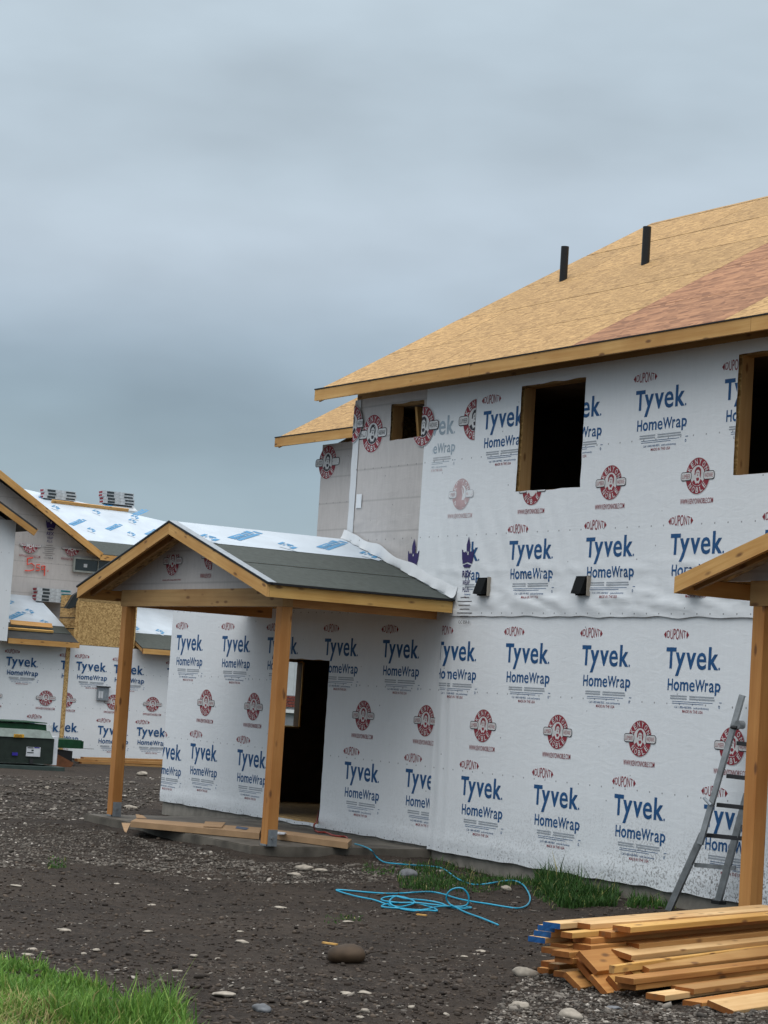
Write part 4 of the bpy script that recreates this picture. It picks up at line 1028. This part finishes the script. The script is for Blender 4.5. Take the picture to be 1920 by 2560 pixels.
tm = MB(); add_text(tm, '43322', 0, 0, .15, .045, 0, 0, .01); q = T(38, 1842, .058)
link(bpy.data.objects.new('tag_number', tm.mesh('tag_number', 'ink_black', fix=False)), Matrix.Translation(q) @ Matrix(AX_FAR).transposed().to_4x4(), bd)
slabpx('sticker', 'label_blue', 31, 1881, 44, 1889, .03, .02, bd); slabpx('latch', 'dark_steel', 75, 1897, 82, 1910, .05, .03, tr); slabpx('side_notice', 'label_white', 131.5, 1842, 141, 1913, -.02, .6, tr)
q = T(123, 1826, -.3); tag(MB().tube([q-V((0, 0, .03)), q+V((0, 0, .12))], [.055, .075], k=14).build('foam_cup', 'styro'), 'white foam cup standing on the green transformer', 'cup')
XB = XT-3.2
bn = thing('steel_bin', on(60, 1925, 0, XB), 'dark green steel bin with stepped end behind the transformer', 'bin')
def bx(name, mat, x0, y0, x1, y1, dX, depth): 
    a, b = on(x0, y0, 0, XB+dX), on(x1, y1, 0, XB+dX); return MB().box((XB+dX-depth, a.y, b.z), (XB+dX, b.y, a.z)).build(name, mat, bn)
bx('upper_body', 'green_paint', -60, 1803, 116, 1850, 0, 1.2); bx('rim', 'green_paint', -60, 1800, 118, 1807, .05, 1.3)
bx('lower_body', 'green_paint', 100, 1846, 203, 1872, .1, 1.2); bx('end_step', 'green_paint', 203.2, 1853, 208, 1872, .1, 1.1); bx('undercarriage', 'black_edge', 60, 1872.3, 178, 1925, .05, 1.0); bx('rod', 'black_edge', 178.2, 1870.5, 235, 1872.2, .08, .04)
sc = MB().prism([on(x, y, 0, XB+.8) for x, y in ((130, 1880), (141, 1884), (184, 1907), (181, 1914), (160, 1936), (130, 1936))], (-.5, 0, 0)).build('rusty_scoop', 'rust')
tag(sc, 'rusty brown steel scoop leaning beside the transformer', 'scoop')

# ------------------------------------------------------------------ house seen through the side window
XNB = -70.; nb = thing('distant_house', (XNB, 25, -1.6), 'distant white house with red brick base seen through the doorway', 'house')
MB().box((XNB-6, 18, -.26), (XNB, 30, 2.6)).build('siding_wall', 'siding', nb)
for i in range(14): MB().box((XNB+.001, 22.5+i*.4, -.25), (XNB+.02, 22.52+i*.4, 2.55)).build('batten', 'siding', nb)
bw = MB().box((XNB-6, 18, -.70), (XNB+.02, 34, -.262)).build('brick_base', 'grey_base', nb)
bk = MB(); bk.box((0, 0, 0), (.03, .40, .085)); bme = bk.mesh('brick', 'brick_red')
for r in range(4):
    for i in range(10): link(bpy.data.objects.new('brick', bme), Matrix.Translation((XNB+.021, 23.2+i*.42+(r % 2)*.21, -.69+r*.105)), bw)
MB().box((XNB, 18, -.90), (XNB+.12, 34, -.78)).build('trim_board', 'trim_white', nb)
MB().box((XNB-6, 18, -2.6), (XNB-.02, 34, -.702)).build('foundation', 'grey_base', nb)
MB().prism([(XNB-6.5, 17.5, 2.6), (XNB+.5, 17.5, 2.6), (XNB-3, 17.5, 3.9)], (0, 13, 0)).build('roof', 'membrane_dark', nb)
lw = MB().quad([(XNB+.05, 15, -1.36), (XNB+9, 15, -1.66), (XNB+9, 36, -1.66), (XNB+.05, 36, -1.36)]).build('lawn', 'grass', fix=False); tag(lw, kind='structure')

# ------------------------------------------------------------------ lumber pile
PB = -20.5; pa = V((math.sin(math.radians(PB)), math.cos(math.radians(PB)), 0)); pn = V((pa.y, -pa.x, 0))   # along the boards / toward the viewer's right
GZ = -1.85
def board(cx, cy, z, label, w=.14, t=.038, ln=3.1, mat='board_orange', roll=0., yaw=0., pitch=0., paint=None, crop=0, group=None, end='board_end', name='lumber_board'):
    """cx, cy: the near top corner of the sawn end in an enlarged view of the photo; z: height of that corner"""
    px, py = ((1320+cx/5.184, 2240+cy/5.184) if crop == 0 else (1600+cx/5.184, 2240+cy/5.184))
    p = on(px, py, 2, z)
    a = (Matrix.Rotation(math.radians(yaw+rnd.uniform(-.7, .7)), 3, 'Z') @ pa); n = V((a.y, -a.x, 0))
    a = (a+V((0, 0, math.tan(math.radians(pitch))))).normalized(); upv = n.cross(a); upv = upv if upv.z > 0 else -upv
    Rr = Matrix.Rotation(math.radians(roll), 3, a); nn = Rr @ n; uu = Rr @ upv
    c = p - nn*(w/2) - uu*(t/2)
    ln += rnd.uniform(-.12, .12)
    o = beam(name, c, c+a*ln, w, t, mat, None, up=uu, end=paint or end, bow=rnd.uniform(-.006, .006), seg=6, ch=.003)
    return tag(o, label, 'board', group or 'sawn boards in the lumber pile')
Lz = lambda k: GZ+.010+.0385*k        # top of the k-th layer
bb = [
 (420, 360, 10, 'pale board with blue painted end, topmost in the lumber pile', dict(mat='board_pale', paint='blue_paint')),
 (350, 400, 9, 'second board with blue painted end, under the topmost one', dict(mat='board_pale', paint='blue_paint')),
 (300, 470, 8, 'third board down with blue painted end in the lumber pile', dict(mat='board_pale', paint='blue_paint')),
 (225, 545, 7, 'lowest board with blue painted end, sticking out farthest left', dict(mat='board_pale', paint='blue_paint')),
 (810, 365, 10, 'pale board on top of the pile, right of the blue-ended one', dict(mat='board_pale')),
 (1330, 405, 10.15, 'narrow yellow knotty board lying on the near top edge of the pile', dict(mat='fir_y', w=.14)),
 (575, 480, 9, 'short yellow board end below the topmost layer of the pile', dict(mat='fir_y', w=.09)),
 (1075, 470, 9, 'orange board under the yellow knotty one on the pile', dict(mat='board_orange')),
 (815, 550, 8, 'upper of two long brown boards in the middle of the pile', dict(mat='board_orange')),
 (815, 645, 7, 'lower of two long brown boards in the middle of the pile', dict(mat='board_orange')),
 (520, 640, 6.2, 'orange board half hidden behind the long brown ones', dict(mat='board_orange')),
 (535, 730, 6, 'thick orange board end at mid height on the left of the pile', dict(mat='board_orange')),
 (1345, 770, 5.7, 'broad pale board face at mid height on the right of the pile', dict(mat='board_pale', w=.16, roll=9)),
 (905, 975, 3.5, 'wide brown board tipped up on edge across the pile end', dict(mat='board_orange', w=.19, roll=37, ln=1.9)),
 (830, 1050, 2.2, 'dark edge of a board tipped beside the wide brown one', dict(mat='board_end', w=.18, roll=40, ln=1.8)),
 (1120, 905, 4.9, 'light narrow batten with grey chewed end on the pile', dict(mat='fir_y', w=.038, t=.050, yaw=2, end='board_grey')),
 (1575, 945, 3.9, 'brown board with round knots leaning on the near side', dict(mat='board_grey', w=.14, roll=16)),
 (1400, 1040, 2.7, 'yellow board tipped on edge below the knotty one', dict(mat='fir_y', w=.12, roll=36, ln=.9)),
 (1370, 1075, 3.3, 'upper long orange edge board low on the near side', dict(mat='board_orange')),
 (1400, 1150, 2.2, 'lower long orange edge board low on the near side', dict(mat='board_orange')),
 (690, 1190, .6, 'broad orange board slanting to the ground at the left of the pile', dict(mat='board_orange', w=.155, roll=34, ln=1.7)),
 (1030, 1260, .2, 'yellowish board tipped against the pile near the ground', dict(mat='board_orange', w=.17, roll=38, ln=1.5)),
 (1200, 1200, .9, 'greenish yellow offcut tipped in front of the pile', dict(mat='fir_y', w=.12, roll=38, ln=.7)),
 (265, 945, 1, 'bottom board on the ground at the far left of the pile', dict(mat='board_orange', w=.09)),
 (310, 860, 2, 'small board on top of the bottom left one in the pile', dict(mat='board_orange', w=.09)),
 (410, 890, 2.1, 'pale board end low on the left side of the pile', dict(mat='board_pale', w=.09)),
 (400, 690, 5.6, 'greyish board end at the far left below the blue-ended boards', dict(mat='board_grey')),
 (580, 810, 5, 'orange board end under the thick orange one', dict(mat='board_orange')),
 (760, 830, 4.2, 'board end with pale top tucked behind the tipped wide board', dict(mat='board_orange', w=.09)),
 (560, 1000, 2, 'weathered board end near the bottom left of the pile', dict(mat='board_grey')),
]
for cx, cy, k, lab, kw in bb: board(cx, cy, Lz(k), lab, **kw)
# boards buried in the heart of the pile (their ends are just seen in the gaps)
org_ = on(1320+430/5.184, 2240+365/5.184, 2, Lz(10))
for k in range(0, 9):
    for j in range(3):
        if k in (8,) and j > 1: continue
        a0 = org_+pa*(.32+rnd.uniform(0, .22)+.05*j)+pn*(.02+.16*j-.08); a0.z = Lz(k)-.019
        o = beam('lumber_board', a0, a0+pa*2.6, .14, .037, rnd.choice(('board_orange', 'board_grey', 'board_orange', 'fir_y')), None, end='board_end', ch=.003)
        tag(o, 'board buried inside the lumber pile with only its end showing', 'board', 'boards buried in the lumber pile')
for cx, cy, k, lab, kw in (
 (325, 1290, 1.3, 'pale board lying along the near foot of the lumber pile', dict(mat='board_pale')),
 (805, 1385, .6, 'orange board on the gravel behind the split board', dict(mat='board_orange')),
 (1215, 1490, .9, 'wide board with split grain tilted on the gravel at the right', dict(mat='board_pale', w=.19, roll=13)),
 (1130, 1500, .15, 'short orange board end under the tilted split board', dict(mat='board_orange')),
 (560, 1180, 1.6, 'splintered brown board under the near edge of the pile', dict(mat='board_orange', w=.09)),
 (700, 1205, 1.9, 'dark board edge just above the near foot of the pile', dict(mat='board_grey'))):
    board(cx, cy, Lz(k), lab, crop=1, **kw)

# ------------------------------------------------------------------ ladder
ld = thing('ladder', (-16.7, -.4, -1.92), 'grey aluminium articulated ladder leaning on the wrapped wall behind the right post', 'ladder')
l0, l1 = on(1668, 2285, 1, -.50), on(1856, 1738, 1, -.13)
lm = on(1757, 2085, 1, -.40)
r0, r1 = on(1796, 2252, 1, -.26), on(1868, 1985, 1, -.19)
r2 = r1+(l1-lm)*1.25; l2 = l1+(l1-lm)*.25
def rail(nm, pts, w, d, mat='alu'):
    for a, b in zip(pts[:-1], pts[1:]): beam(nm, a, b, d, w, mat, ld, up=(1, .3, 0))
rail('rail', [l0, lm], .066, .036); rail('rail', [lm+V((.004, -.030, -.10)), l1], .058, .032)
rail('rail', [r0, r1], .066, .036); rail('rail', [r1+V((.0, -.012, -.3)), r1+(l1-lm)*.5], .058, .032)
def lerp(a, b, t): return a+(b-a)*t
for py, pl, pr_ in ((2162, 1738, 1822), (2088, 1768, 1842), (2012, 1795, 1862), (1940, 1820, 1880), (1858, 1846, 1900)):
    a = on(pl, py, 1, -.46+.38*(2285-py)/547); b = on(pr_, py+7, 1, -.24+.05*(2252-py)/270)
    b = a+(b-a).normalized()*.42
    beam('rung', a, b, .05, .040, 'dark_steel' if py < 2100 else 'alu', ld)
q = on(1851, 1812, 1, -.17); MB().tube([q+V((0, -.04, 0)), q+V((0, .03, 0))], .042, k=14).build('hinge', 'alu', ld); MB().tube([q+V((-.09, -.03, -.03)), q+V((0, -.03, -.03))], .022, k=8).build('hinge_knob', 'abs_black', ld)
q = on(1779, 2008, 1, -.36); MB().tube([q+V((-.08, -.03, .045)), q+V((.03, -.03, -.02))], .016, k=8).build('latch', 'galv', ld)
MB().box(tuple(r0+V((-.05, -.05, -.03))), tuple(r0+V((.07, .04, .004)))).build('foot', 'abs_black', ld)
MB().box(tuple(l0+V((-.05, -.05, -.04))), tuple(l0+V((.06, .05, .0)))).build('foot', 'abs_black', ld)

# ------------------------------------------------------------------ hose, cord, cardboard
def smooth(pts, n=8):
    out = []; P = [V(p) for p in pts]; P = [P[0]]+P+[P[-1]]
    for i in range(1, len(P)-2):
        for k in range(n):
            t = k/n; a, b, c, d = P[i-1], P[i], P[i+1], P[i+2]
            out.append(.5*((2*b)+(c-a)*t+(2*a-5*b+4*c-d)*t*t+(3*b-a-3*c+d)*t**3))
    out.append(P[-2]); return out
def hz(px, py, lift=.015):
    p = on(px, py, 2, -1.93)
    for _ in range(3): p = on(px, py, 2, gz(p.x, p.y)+lift)
    return p
hw_ = [(x*600/1659+800, y*968/1659*.6198+2050) for x, y in ()]
HC = lambda x, y: (800+x*600/1659, 2050+y*350/968)
main = [(240, 165), (300, 182), (355, 210), (385, 250), (440, 290), (520, 302), (640, 312), (740, 318), (830, 330), (880, 355), (940, 400), (1010, 432), (1060, 446), (1130, 444), (1210, 432), (1290, 420), (1350, 422), (1400, 445), (1435, 490), (1453, 545), (1430, 590), (1370, 610), (1280, 600), (1160, 580), (1040, 562), (940, 540), (850, 512), (760, 497), (660, 500), (560, 507), (450, 508), (330, 500), (220, 490), (115, 483), (160, 503), (260, 530), (370, 552), (450, 580), (540, 610), (640, 628), (740, 625), (810, 628), (760, 600), (640, 580), (520, 570), (430, 555), (440, 538), (520, 527), (600, 540), (655, 572), (560, 600), (500, 590), (482, 560), (520, 530), (600, 545), (720, 555), (830, 575), (900, 602), (1000, 612), (1045, 605), (960, 598), (820, 600), (700, 622), (560, 612), (430, 600), (480, 578), (640, 572), (780, 585), (905, 608), (1010, 590), (1028, 530), (995, 480), (950, 470), (900, 488), (873, 530), (890, 575), (940, 605), (1010, 640), (1120, 680), (1232, 726)]
lift = lambda i: .015
pts = []
for i, (x, y) in enumerate(main):
    if i < 3: pts.append(on(*HC(x, y), 2, -1.785))
    else: pts.append(hz(*HC(x, y), .014 if i < 40 else .014+.0022*(i % 7)))
# the standing loop
for i, (x, y) in enumerate(main):
    if i in range(66, 76):
        g0 = hz(*HC(950, 606)); p = onplane(*HC(x, y), g0, (fw.x, fw.y, 0)); p.z = max(p.z, gz(p.x, p.y)+.015); pts[i] = p
tag(MB().tube(smooth(pts, 7), .0085, k=7).build('air_hose', 'hose_blue', smooth=True), 'bright blue air hose lying in loose coils on the dark dirt', 'hose')
RC = lambda x, y: (680+x/2.9625, 1500+y/2.9625)
rc = [on(*RC(*p), 2, z) for p, z in (((345, 1560), -1.66), ((332, 1640), -1.68), ((312, 1665), -1.70), ((316, 1700), -1.785), ((345, 1718), -1.785), ((400, 1722), -1.785), ((450, 1742), -1.785), ((500, 1750), -1.785), ((548, 1755), -1.785), ((562, 1780), -1.75), ((572, 1805), -1.76))]
tag(MB().tube(smooth(rc, 6), .011, k=7).build('extension_cord', 'cord_red', smooth=True), 'thin red cord running from the doorway across the porch slab', 'cord')
def carton(pts, h, label):
    base = [on(px, py, 2, -1.795+h) for px, py in pts]
    mb = MB(); mb.prism([p-V((0, 0, h-.003)) for p in base], (0, 0, h)); return mb
Cc = lambda x, y: (200+x*700/1659, 1900+y*300/711)
c1 = carton([Cc(302, 360), Cc(1078, 402), Cc(1066, 442), Cc(305, 380)][:0] or [Cc(300, 364), Cc(332, 348), Cc(1075, 402), Cc(1062, 436)], .07, '')
o = thing('cardboard_carton', on(*Cc(700, 400), 2, -1.795), 'long flattened brown cardboard carton on the porch slab between the posts', 'carton')
c1.build('carton_body', 'cardboard', o)
for q_ in ([Cc(335, 345), Cc(330, 322), Cc(372, 330), Cc(395, 348)], [Cc(742, 366), Cc(862, 372), Cc(838, 402), Cc(730, 395)]):
    P_ = [on(*p, 2, -1.715) for p in q_]; MB().prism([p for p in P_], (0, 0, .006)).build('flap', 'cardboard', o)
P_ = [on(*p, 2, -1.74) for p in (Cc(246, 376), Cc(300, 378), Cc(275, 432), Cc(262, 425))]; MB().prism(P_, (0, 0, .01)).build('flap', 'cardboard', o)
o = thing('cardboard_carton', on(*Cc(1350, 480), 2, -1.795), 'narrow brown cardboard carton on the slab right of the front post', 'carton')
carton([Cc(1085, 425), Cc(1095, 405), Cc(1610, 470), Cc(1588, 492)], .07, '').build('carton_body', 'cardboard', o)
P_ = [on(*p, 2, -1.718) for p in (Cc(930, 392), Cc(1000, 402), Cc(985, 414), Cc(920, 404))]; MB().prism(P_, (0, 0, .002)).build('carton_print', 'ink_dim', o)
P_ = [on(*p, 2, -1.715) for p in (Cc(1168, 430), Cc(1222, 436), Cc(1210, 442), Cc(1168, 440))]; tag(MB().prism(P_, (0, 0, .012)).build('paper_scrap', 'label_white'), 'small white paper scrap on the carton by the front post', 'paper')

# ------------------------------------------------------------------ stones, gravel, clods
ico_v = []; t_ = (1+5**.5)/2
for a, b in ((-1, t_), (1, t_), (-1, -t_), (1, -t_)): ico_v += [(a, b, 0)]
for a, b in ((-1, t_), (1, t_), (-1, -t_), (1, -t_)): ico_v += [(0, a, b)]
for a, b in ((t_, -1), (t_, 1), (-t_, -1), (-t_, 1)): ico_v += [(a, 0, b)]
ICO = np.array(ico_v, float); ICO /= np.linalg.norm(ICO[0])
ICF = np.array([(0, 11, 5), (0, 5, 1), (0, 1, 7), (0, 7, 10), (0, 10, 11), (1, 5, 9), (5, 11, 4), (11, 10, 2), (10, 7, 6), (7, 1, 8), (3, 9, 4), (3, 4, 2), (3, 2, 6), (3, 6, 8), (3, 8, 9), (4, 9, 5), (2, 4, 11), (6, 2, 10), (8, 6, 7), (9, 8, 1)])
rs = np.random.RandomState(11)
def scatter(name, pts, sizes, tones, mat, flat=(.35, .7), sink=.25, label=None):
    """many small stones joined into one object"""
    n = len(pts); vs = np.empty((n, 12, 3)); yaw = rs.uniform(0, 6.28, n)
    jit = rs.normal(1, .13, (n, 12, 1)); v = ICO[None]*jit
    sx = sizes*rs.uniform(.8, 1.5, n); sy = sizes*rs.uniform(.6, 1., n); sz = sizes*rs.uniform(*flat, n)
    v = v*np.stack([sx, sy, sz], 1)[:, None, :]
    tl = rs.normal(0, .25, n); ct, st = np.cos(tl), np.sin(tl)
    x, y, z = v[..., 0].copy(), v[..., 1].copy(), v[..., 2].copy()
    x, z = x*ct[:, None]+z*st[:, None], z*ct[:, None]-x*st[:, None]
    cy, sy_ = np.cos(yaw)[:, None], np.sin(yaw)[:, None]
    v[..., 0] = x*cy-y*sy_; v[..., 1] = x*sy_+y*cy; v[..., 2] = z
    base = np.array([(p[0], p[1], gz(p[0], p[1])) for p in pts]); base[:, 2] += sz*(1-2*sink)*.5
    v += base[:, None, :]
    f = (ICF[None]+12*np.arange(n)[:, None, None]).reshape(-1, 3)
    me = bpy.data.meshes.new(name); V3 = v.reshape(-1, 3)
    me.vertices.add(len(V3)); me.vertices.foreach_set('co', V3.ravel())
    me.loops.add(f.size); me.loops.foreach_set('vertex_index', f.ravel().astype(np.int32))
    me.polygons.add(len(f)); me.polygons.foreach_set('loop_start', np.arange(0, f.size, 3, dtype=np.int32))
    me.polygons.foreach_set('use_smooth', np.ones(len(f), bool))
    at = me.attributes.new('tone', 'FLOAT', 'POINT'); at.data.foreach_set('value', np.repeat(tones, 12).astype(np.float32))
    me.materials.append(M[mat]); me.update(); me.validate()
    o = bpy.data.objects.new(name, me); link(o, Matrix.Identity(4)); return tag(o, label, None, None, 'stuff')
def blocked(x, y):
    if -26.5 < x < -21.9 and y > -2.45: return True
    if -14.12 < x < -9.4 and y > -2.45: return True
    return y > -.02 and x > -29.2
def pick(poly, n, clump=0.):
    """random ground points inside a photo polygon (uniform in the picture, so nearer ground gets its share)"""
    xs = [p[0] for p in poly]; ys = [p[1] for p in poly]; out = []; k = len(poly)
    while len(out) < n:
        x, y = rs.uniform(min(xs), max(xs)), rs.uniform(min(ys), max(ys)); c = False
        for i in range(k):
            (x1, y1), (x2, y2) = poly[i], poly[i-1]
            if (y1 > y) != (y2 > y) and x < (x2-x1)*(y-y1)/(y2-y1)+x1: c = not c
        if not c: continue
        p = on(x, y, 2, -1.94); p = on(x, y, 2, gz0(p.x, p.y)); 
        if clump and noise.noise((p.x*1.1, p.y*1.1, 9))+.5*noise.noise((p.x*3, p.y*3, 4))+rs.normal(0, .12) < clump: continue
        if not blocked(p.x, p.y): out.append((p.x, p.y))
    return out
YARD = [(-420, 1935), (420, 1935), (420, 2060), (650, 2150), (1080, 2140), (1840, 2260), (1990, 2330), (1990, 2620), (-420, 2620)]
def tone(n, lo=.15, hi=.75, bright=.06): t = rs.uniform(lo, hi, n); b = rs.rand(n) < bright; t[b] = rs.uniform(.8, 1, b.sum()); return t
n = 24000; scatter('soil_clods', pick(YARD, n), np.minimum(np.exp(rs.normal(-4.75, .55, n)), .026), rs.uniform(0, 1, n), 'clods', (.4, .8), .3, 'small dark clods of soil over the yard')
n = 11500; scatter('pebbles', pick(YARD, n, .02), np.minimum(np.exp(rs.normal(-5.05, .55, n)), .03), tone(n, .15, .75, .09), 'pebbles', (.18, .45), .25, 'small pebbles strewn over the dark dirt')
BAND = [(-420, 2050), (220, 2065), (650, 2150), (1010, 2150), (1080, 2190), (800, 2215), (420, 2190), (200, 2165), (-60, 2170), (-420, 2175)]
n = 12500; scatter('gravel', pick(BAND, n), np.exp(rs.normal(-4.45, .38, n)), tone(n, .15, .70, .03), 'pebbles', (.4, .7), .2, 'grey gravel banked along the porch slab')
CORNER = [(1330, 2430), (1500, 2455), (1700, 2530), (1990, 2500), (1990, 2620), (1150, 2620), (1230, 2520)]
n = 7000; scatter('gravel', pick(CORNER, n), np.exp(rs.normal(-4.75, .45, n)), tone(n, .1, .8, .06), 'pebbles', (.4, .7), .2, 'grey gravel in front of the lumber pile')
FARB = [(-420, 1935), (420, 1935), (400, 2010), (230, 2050), (-420, 2050)]
n = 6000; scatter('gravel', pick(FARB, n), np.exp(rs.normal(-4.0, .45, n)), tone(n, .1, .65, .05), 'pebbles', (.3, .6), .25, 'coarse stones on the dirt beyond the porch')
VERGE = [(-60, 2440), (150, 2470), (420, 2600), (-60, 2620)]
n = 1500; scatter('pebbles', pick(VERGE, n), np.exp(rs.normal(-4.8, .45, n)), tone(n, .3, .8, .08), 'pebbles', (.4, .7), .2, 'pebbles among the dry grass of the verge')

def stone(px, py, wpx, hpx, label, mat='stone_pale', seed=0, group=None, tilt=0., sit=.22, rug=1.):
    """a single stone: px, py the middle of its foot, wpx wide and hpx high in the photograph"""
    p = on(px, py, 2, -1.94)
    for _ in range(3): p = on(px, py, 2, gz(p.x, p.y))
    k = (p-CP).dot(fw)/F_PX; a, h = wpx*k/2, hpx*k
    bm = bmesh.new(); bmesh.ops.create_icosphere(bm, subdivisions=3, radius=1)
    for v in bm.verts:
        c = v.co; d = 1+.34*rug*noise.noise(c*1.1+V((seed*3.1, 0, 0)))+.12*rug*noise.noise(c*2.6+V((seed, 5, 0)))
        c *= d; c.x += .12*c.z*(1 if seed % 2 else -1)
        v.co = V((c.x*a, c.y*a*.72, c.z*h*.55))
    me = bpy.data.meshes.new('stone'); bm.to_mesh(me); bm.free(); me.materials.append(M[mat]); me.polygons.foreach_set('use_smooth', [True]*len(me.polygons))
    Mw = Matrix.Translation(p+V((0, 0, h*sit))) @ Matrix.Rotation(math.atan2(CR.y, CR.x)+tilt, 4, 'Z')
    return tag(link(bpy.data.objects.new('stone', me), Mw), label, 'stone', group)
stone(866, 2408, 96, 48, 'big smooth brown boulder sitting alone on the dark dirt', 'stone_brown', 1, sit=.46, rug=.45)
stone(1315, 2438, 62, 26, 'pale rounded stone beside the left end of the lumber pile', seed=2)
stone(1298, 2518, 50, 20, 'whitish stone on the gravel left of the lumber pile', seed=3)
stone(656, 2528, 46, 24, 'pale domed stone at the bottom edge of the dirt', 'stone_grey', 4)
stone(560, 2488, 54, 12, 'flat pinkish stone near the tip of the grass verge', seed=5)
stone(1021, 2190, 50, 22, 'flat slate grey stone between the hose and the wall', 'stone_grey', 6)
stone(1100, 2180, 20, 9, 'small pale stone touching the blue hose by the wall', seed=7)
stone(1265, 2225, 26, 14, 'tan stone in front of the grass by the wall', seed=8)
stone(760, 2175, 44, 18, 'light tan stone on the gravel below the front post', seed=9)
stone(735, 2190, 34, 12, 'small light stone just left of the tan one below the post', seed=10)
stone(800, 2178, 40, 9, 'long thin pale stone on the gravel right of the tan one', seed=11)
stone(1425, 2545, 60, 28, 'rounded pale stone at the bottom of the gravel by the boards', seed=12)
stone(1532, 2522, 40, 10, 'flat mauve stone in front of the lumber pile', 'stone_grey', 13)
stone(1115, 2405, 40, 8, 'flat pale stone on the open dirt right of the boulder', seed=14)
stone(355, 1938, 28, 12, 'pale stone near the boards at the yard house', seed=15)
stone(325, 2022, 36, 12, 'flat stone lying just behind the left porch post', seed=16)
stone(118, 1972, 16, 8, 'small white stone on the dirt below the transformer', seed=17)
gl = 'pale river stone lying loose on the open dirt'
for i, (x, y, w_, h_) in enumerate(((160, 2328, 34, 9), (80, 2375, 26, 8), (70, 2388, 34, 7), (378, 2266, 24, 9), (605, 2356, 34, 8), (545, 2400, 20, 8), (120, 2216, 40, 5), (240, 2376, 18, 7), (210, 2386, 16, 7), (370, 2330, 22, 6), (445, 2430, 28, 7), (865, 2485, 34, 8), (912, 2484, 36, 9), (765, 2508, 20, 9), (913, 2530, 22, 12), (1030, 2520, 22, 9), (1205, 2380, 28, 7), (1190, 2388, 22, 6), (1160, 2392, 20, 5), (600, 2330, 18, 5), (700, 2270, 34, 6), (870, 2305, 28, 5), (40, 2215, 30, 5), (290, 2212, 24, 6), (520, 2200, 22, 7), (900, 2545, 20, 8), (1115, 2538, 18, 8), (485, 2390, 22, 6))):
    stone(x, y, w_, h_, gl, seed=20+i, group='loose pale stones on the dirt', tilt=rnd.uniform(-.5, .5))
a = on(806, 2363, 2, -1.86); b = on(842, 2368, 2, -1.86)
tag(beam('wood_splinter', a+V((0, 0, .02)), b+V((0, 0, .02)), .025, .012, 'fir_y'), 'pale wood splinter lying behind the brown boulder', 'splinter')
a = on(1042, 2289, 2, -1.92); b = on(1066, 2292, 2, -1.92)
tag(beam('wood_splinter', a+V((0, 0, .012)), b+V((0, 0, .012)), .03, .01, 'fir_y'), 'pale wood chip on the dirt below the blue hose', 'splinter')

# ------------------------------------------------------------------ grass
def grass(name, poly, n, h, tones, label, lean=.35, wid=.006, fall=None, clump=-.30):
    pts = pick(poly, n, clump); vs = []; fs = []; tn = []
    for i, (x, y) in enumerate(pts):
        hh = h*math.exp(rs.normal(0, .35))*(.35+1.1*max(0, .5+.9*noise.noise((x*1.6, y*1.6, 2))))
        if fall: hh *= fall(x, y)
        if hh < .02: continue
        a = rs.uniform(0, 6.28); d = V((math.cos(a), math.sin(a), 0)); s_ = V((-d.y, d.x, 0))*wid*rs.uniform(.6, 1.4)
        le = hh*lean*rs.uniform(.2, 1.6); b = V((x, y, gz(x, y)-.01)); k = len(vs)
        m1 = b+d*le*.25+V((0, 0, hh*.55)); m2 = b+d*le+V((0, 0, hh*(1-.12*rs.rand())))
        vs += [b-s_, b+s_, m1+s_*.8, m1-s_*.8, m2]; fs += [(k, k+1, k+2, k+3), (k+3, k+2, k+4)]
        t = rs.uniform(*tones); t = t if rs.rand() > .05 else rs.uniform(.82, .95); tn += [t]*5
    me = bpy.data.meshes.new(name); me.from_pydata([tuple(v) for v in vs], [], fs); me.materials.append(M['grass'])
    at = me.attributes.new('tone', 'FLOAT', 'POINT'); at.data.foreach_set('value', tn)
    o = bpy.data.objects.new(name, me); link(o, Matrix.Identity(4)); return tag(o, label, None, None, 'stuff')
grass('grass', [(-80, 2400), (60, 2425), (200, 2465), (330, 2500), (430, 2535), (490, 2600), (500, 2700), (300, 2700), (200, 2575), (60, 2500), (-80, 2475)], 20000, .085, (.45, .82), 'bright green grass of the verge in the near corner', .5, .005)
grass('dry_grass', [(-80, 2470), (60, 2490), (200, 2560), (300, 2680), (-80, 2680)], 6500, .07, (.55, 1.0), 'short dry yellowish grass at the very corner', .9, .004)
grass('grass', [(1010, 2165), (1120, 2160), (1300, 2175), (1480, 2190), (1560, 2235), (1480, 2268), (1380, 2275), (1300, 2215), (1150, 2240), (1000, 2220), (990, 2190)], 4200, .06, (.0, .42), 'low grass and weeds along the foot of the wrapped wall', .6, .005)
grass('grass', [(1330, 2185), (1480, 2192), (1560, 2225), (1540, 2265), (1400, 2270), (1340, 2220)], 4200, .12, (.0, .38), 'taller grass clump against the foundation', .5, .006)
grass('weeds', [(1600, 2235), (1700, 2250), (1690, 2275), (1560, 2270)], 350, .08, (.1, .5), 'sparse weeds near the ladder foot', .6)
grass('weeds', [(120, 2150), (165, 2150), (165, 2172), (120, 2172)], 160, .035, (.1, .5), 'tiny weed patch on the gravel at the left', .6)
grass('weeds', [(810, 2292), (905, 2290), (905, 2308), (810, 2308)], 160, .03, (.1, .5), 'tiny weed patch left of the blue hose', .6)
grass('weeds', [(910, 2165), (990, 2170), (980, 2192), (900, 2188)], 260, .05, (.1, .5), 'weeds beside the gravel band at the slab corner', .6)
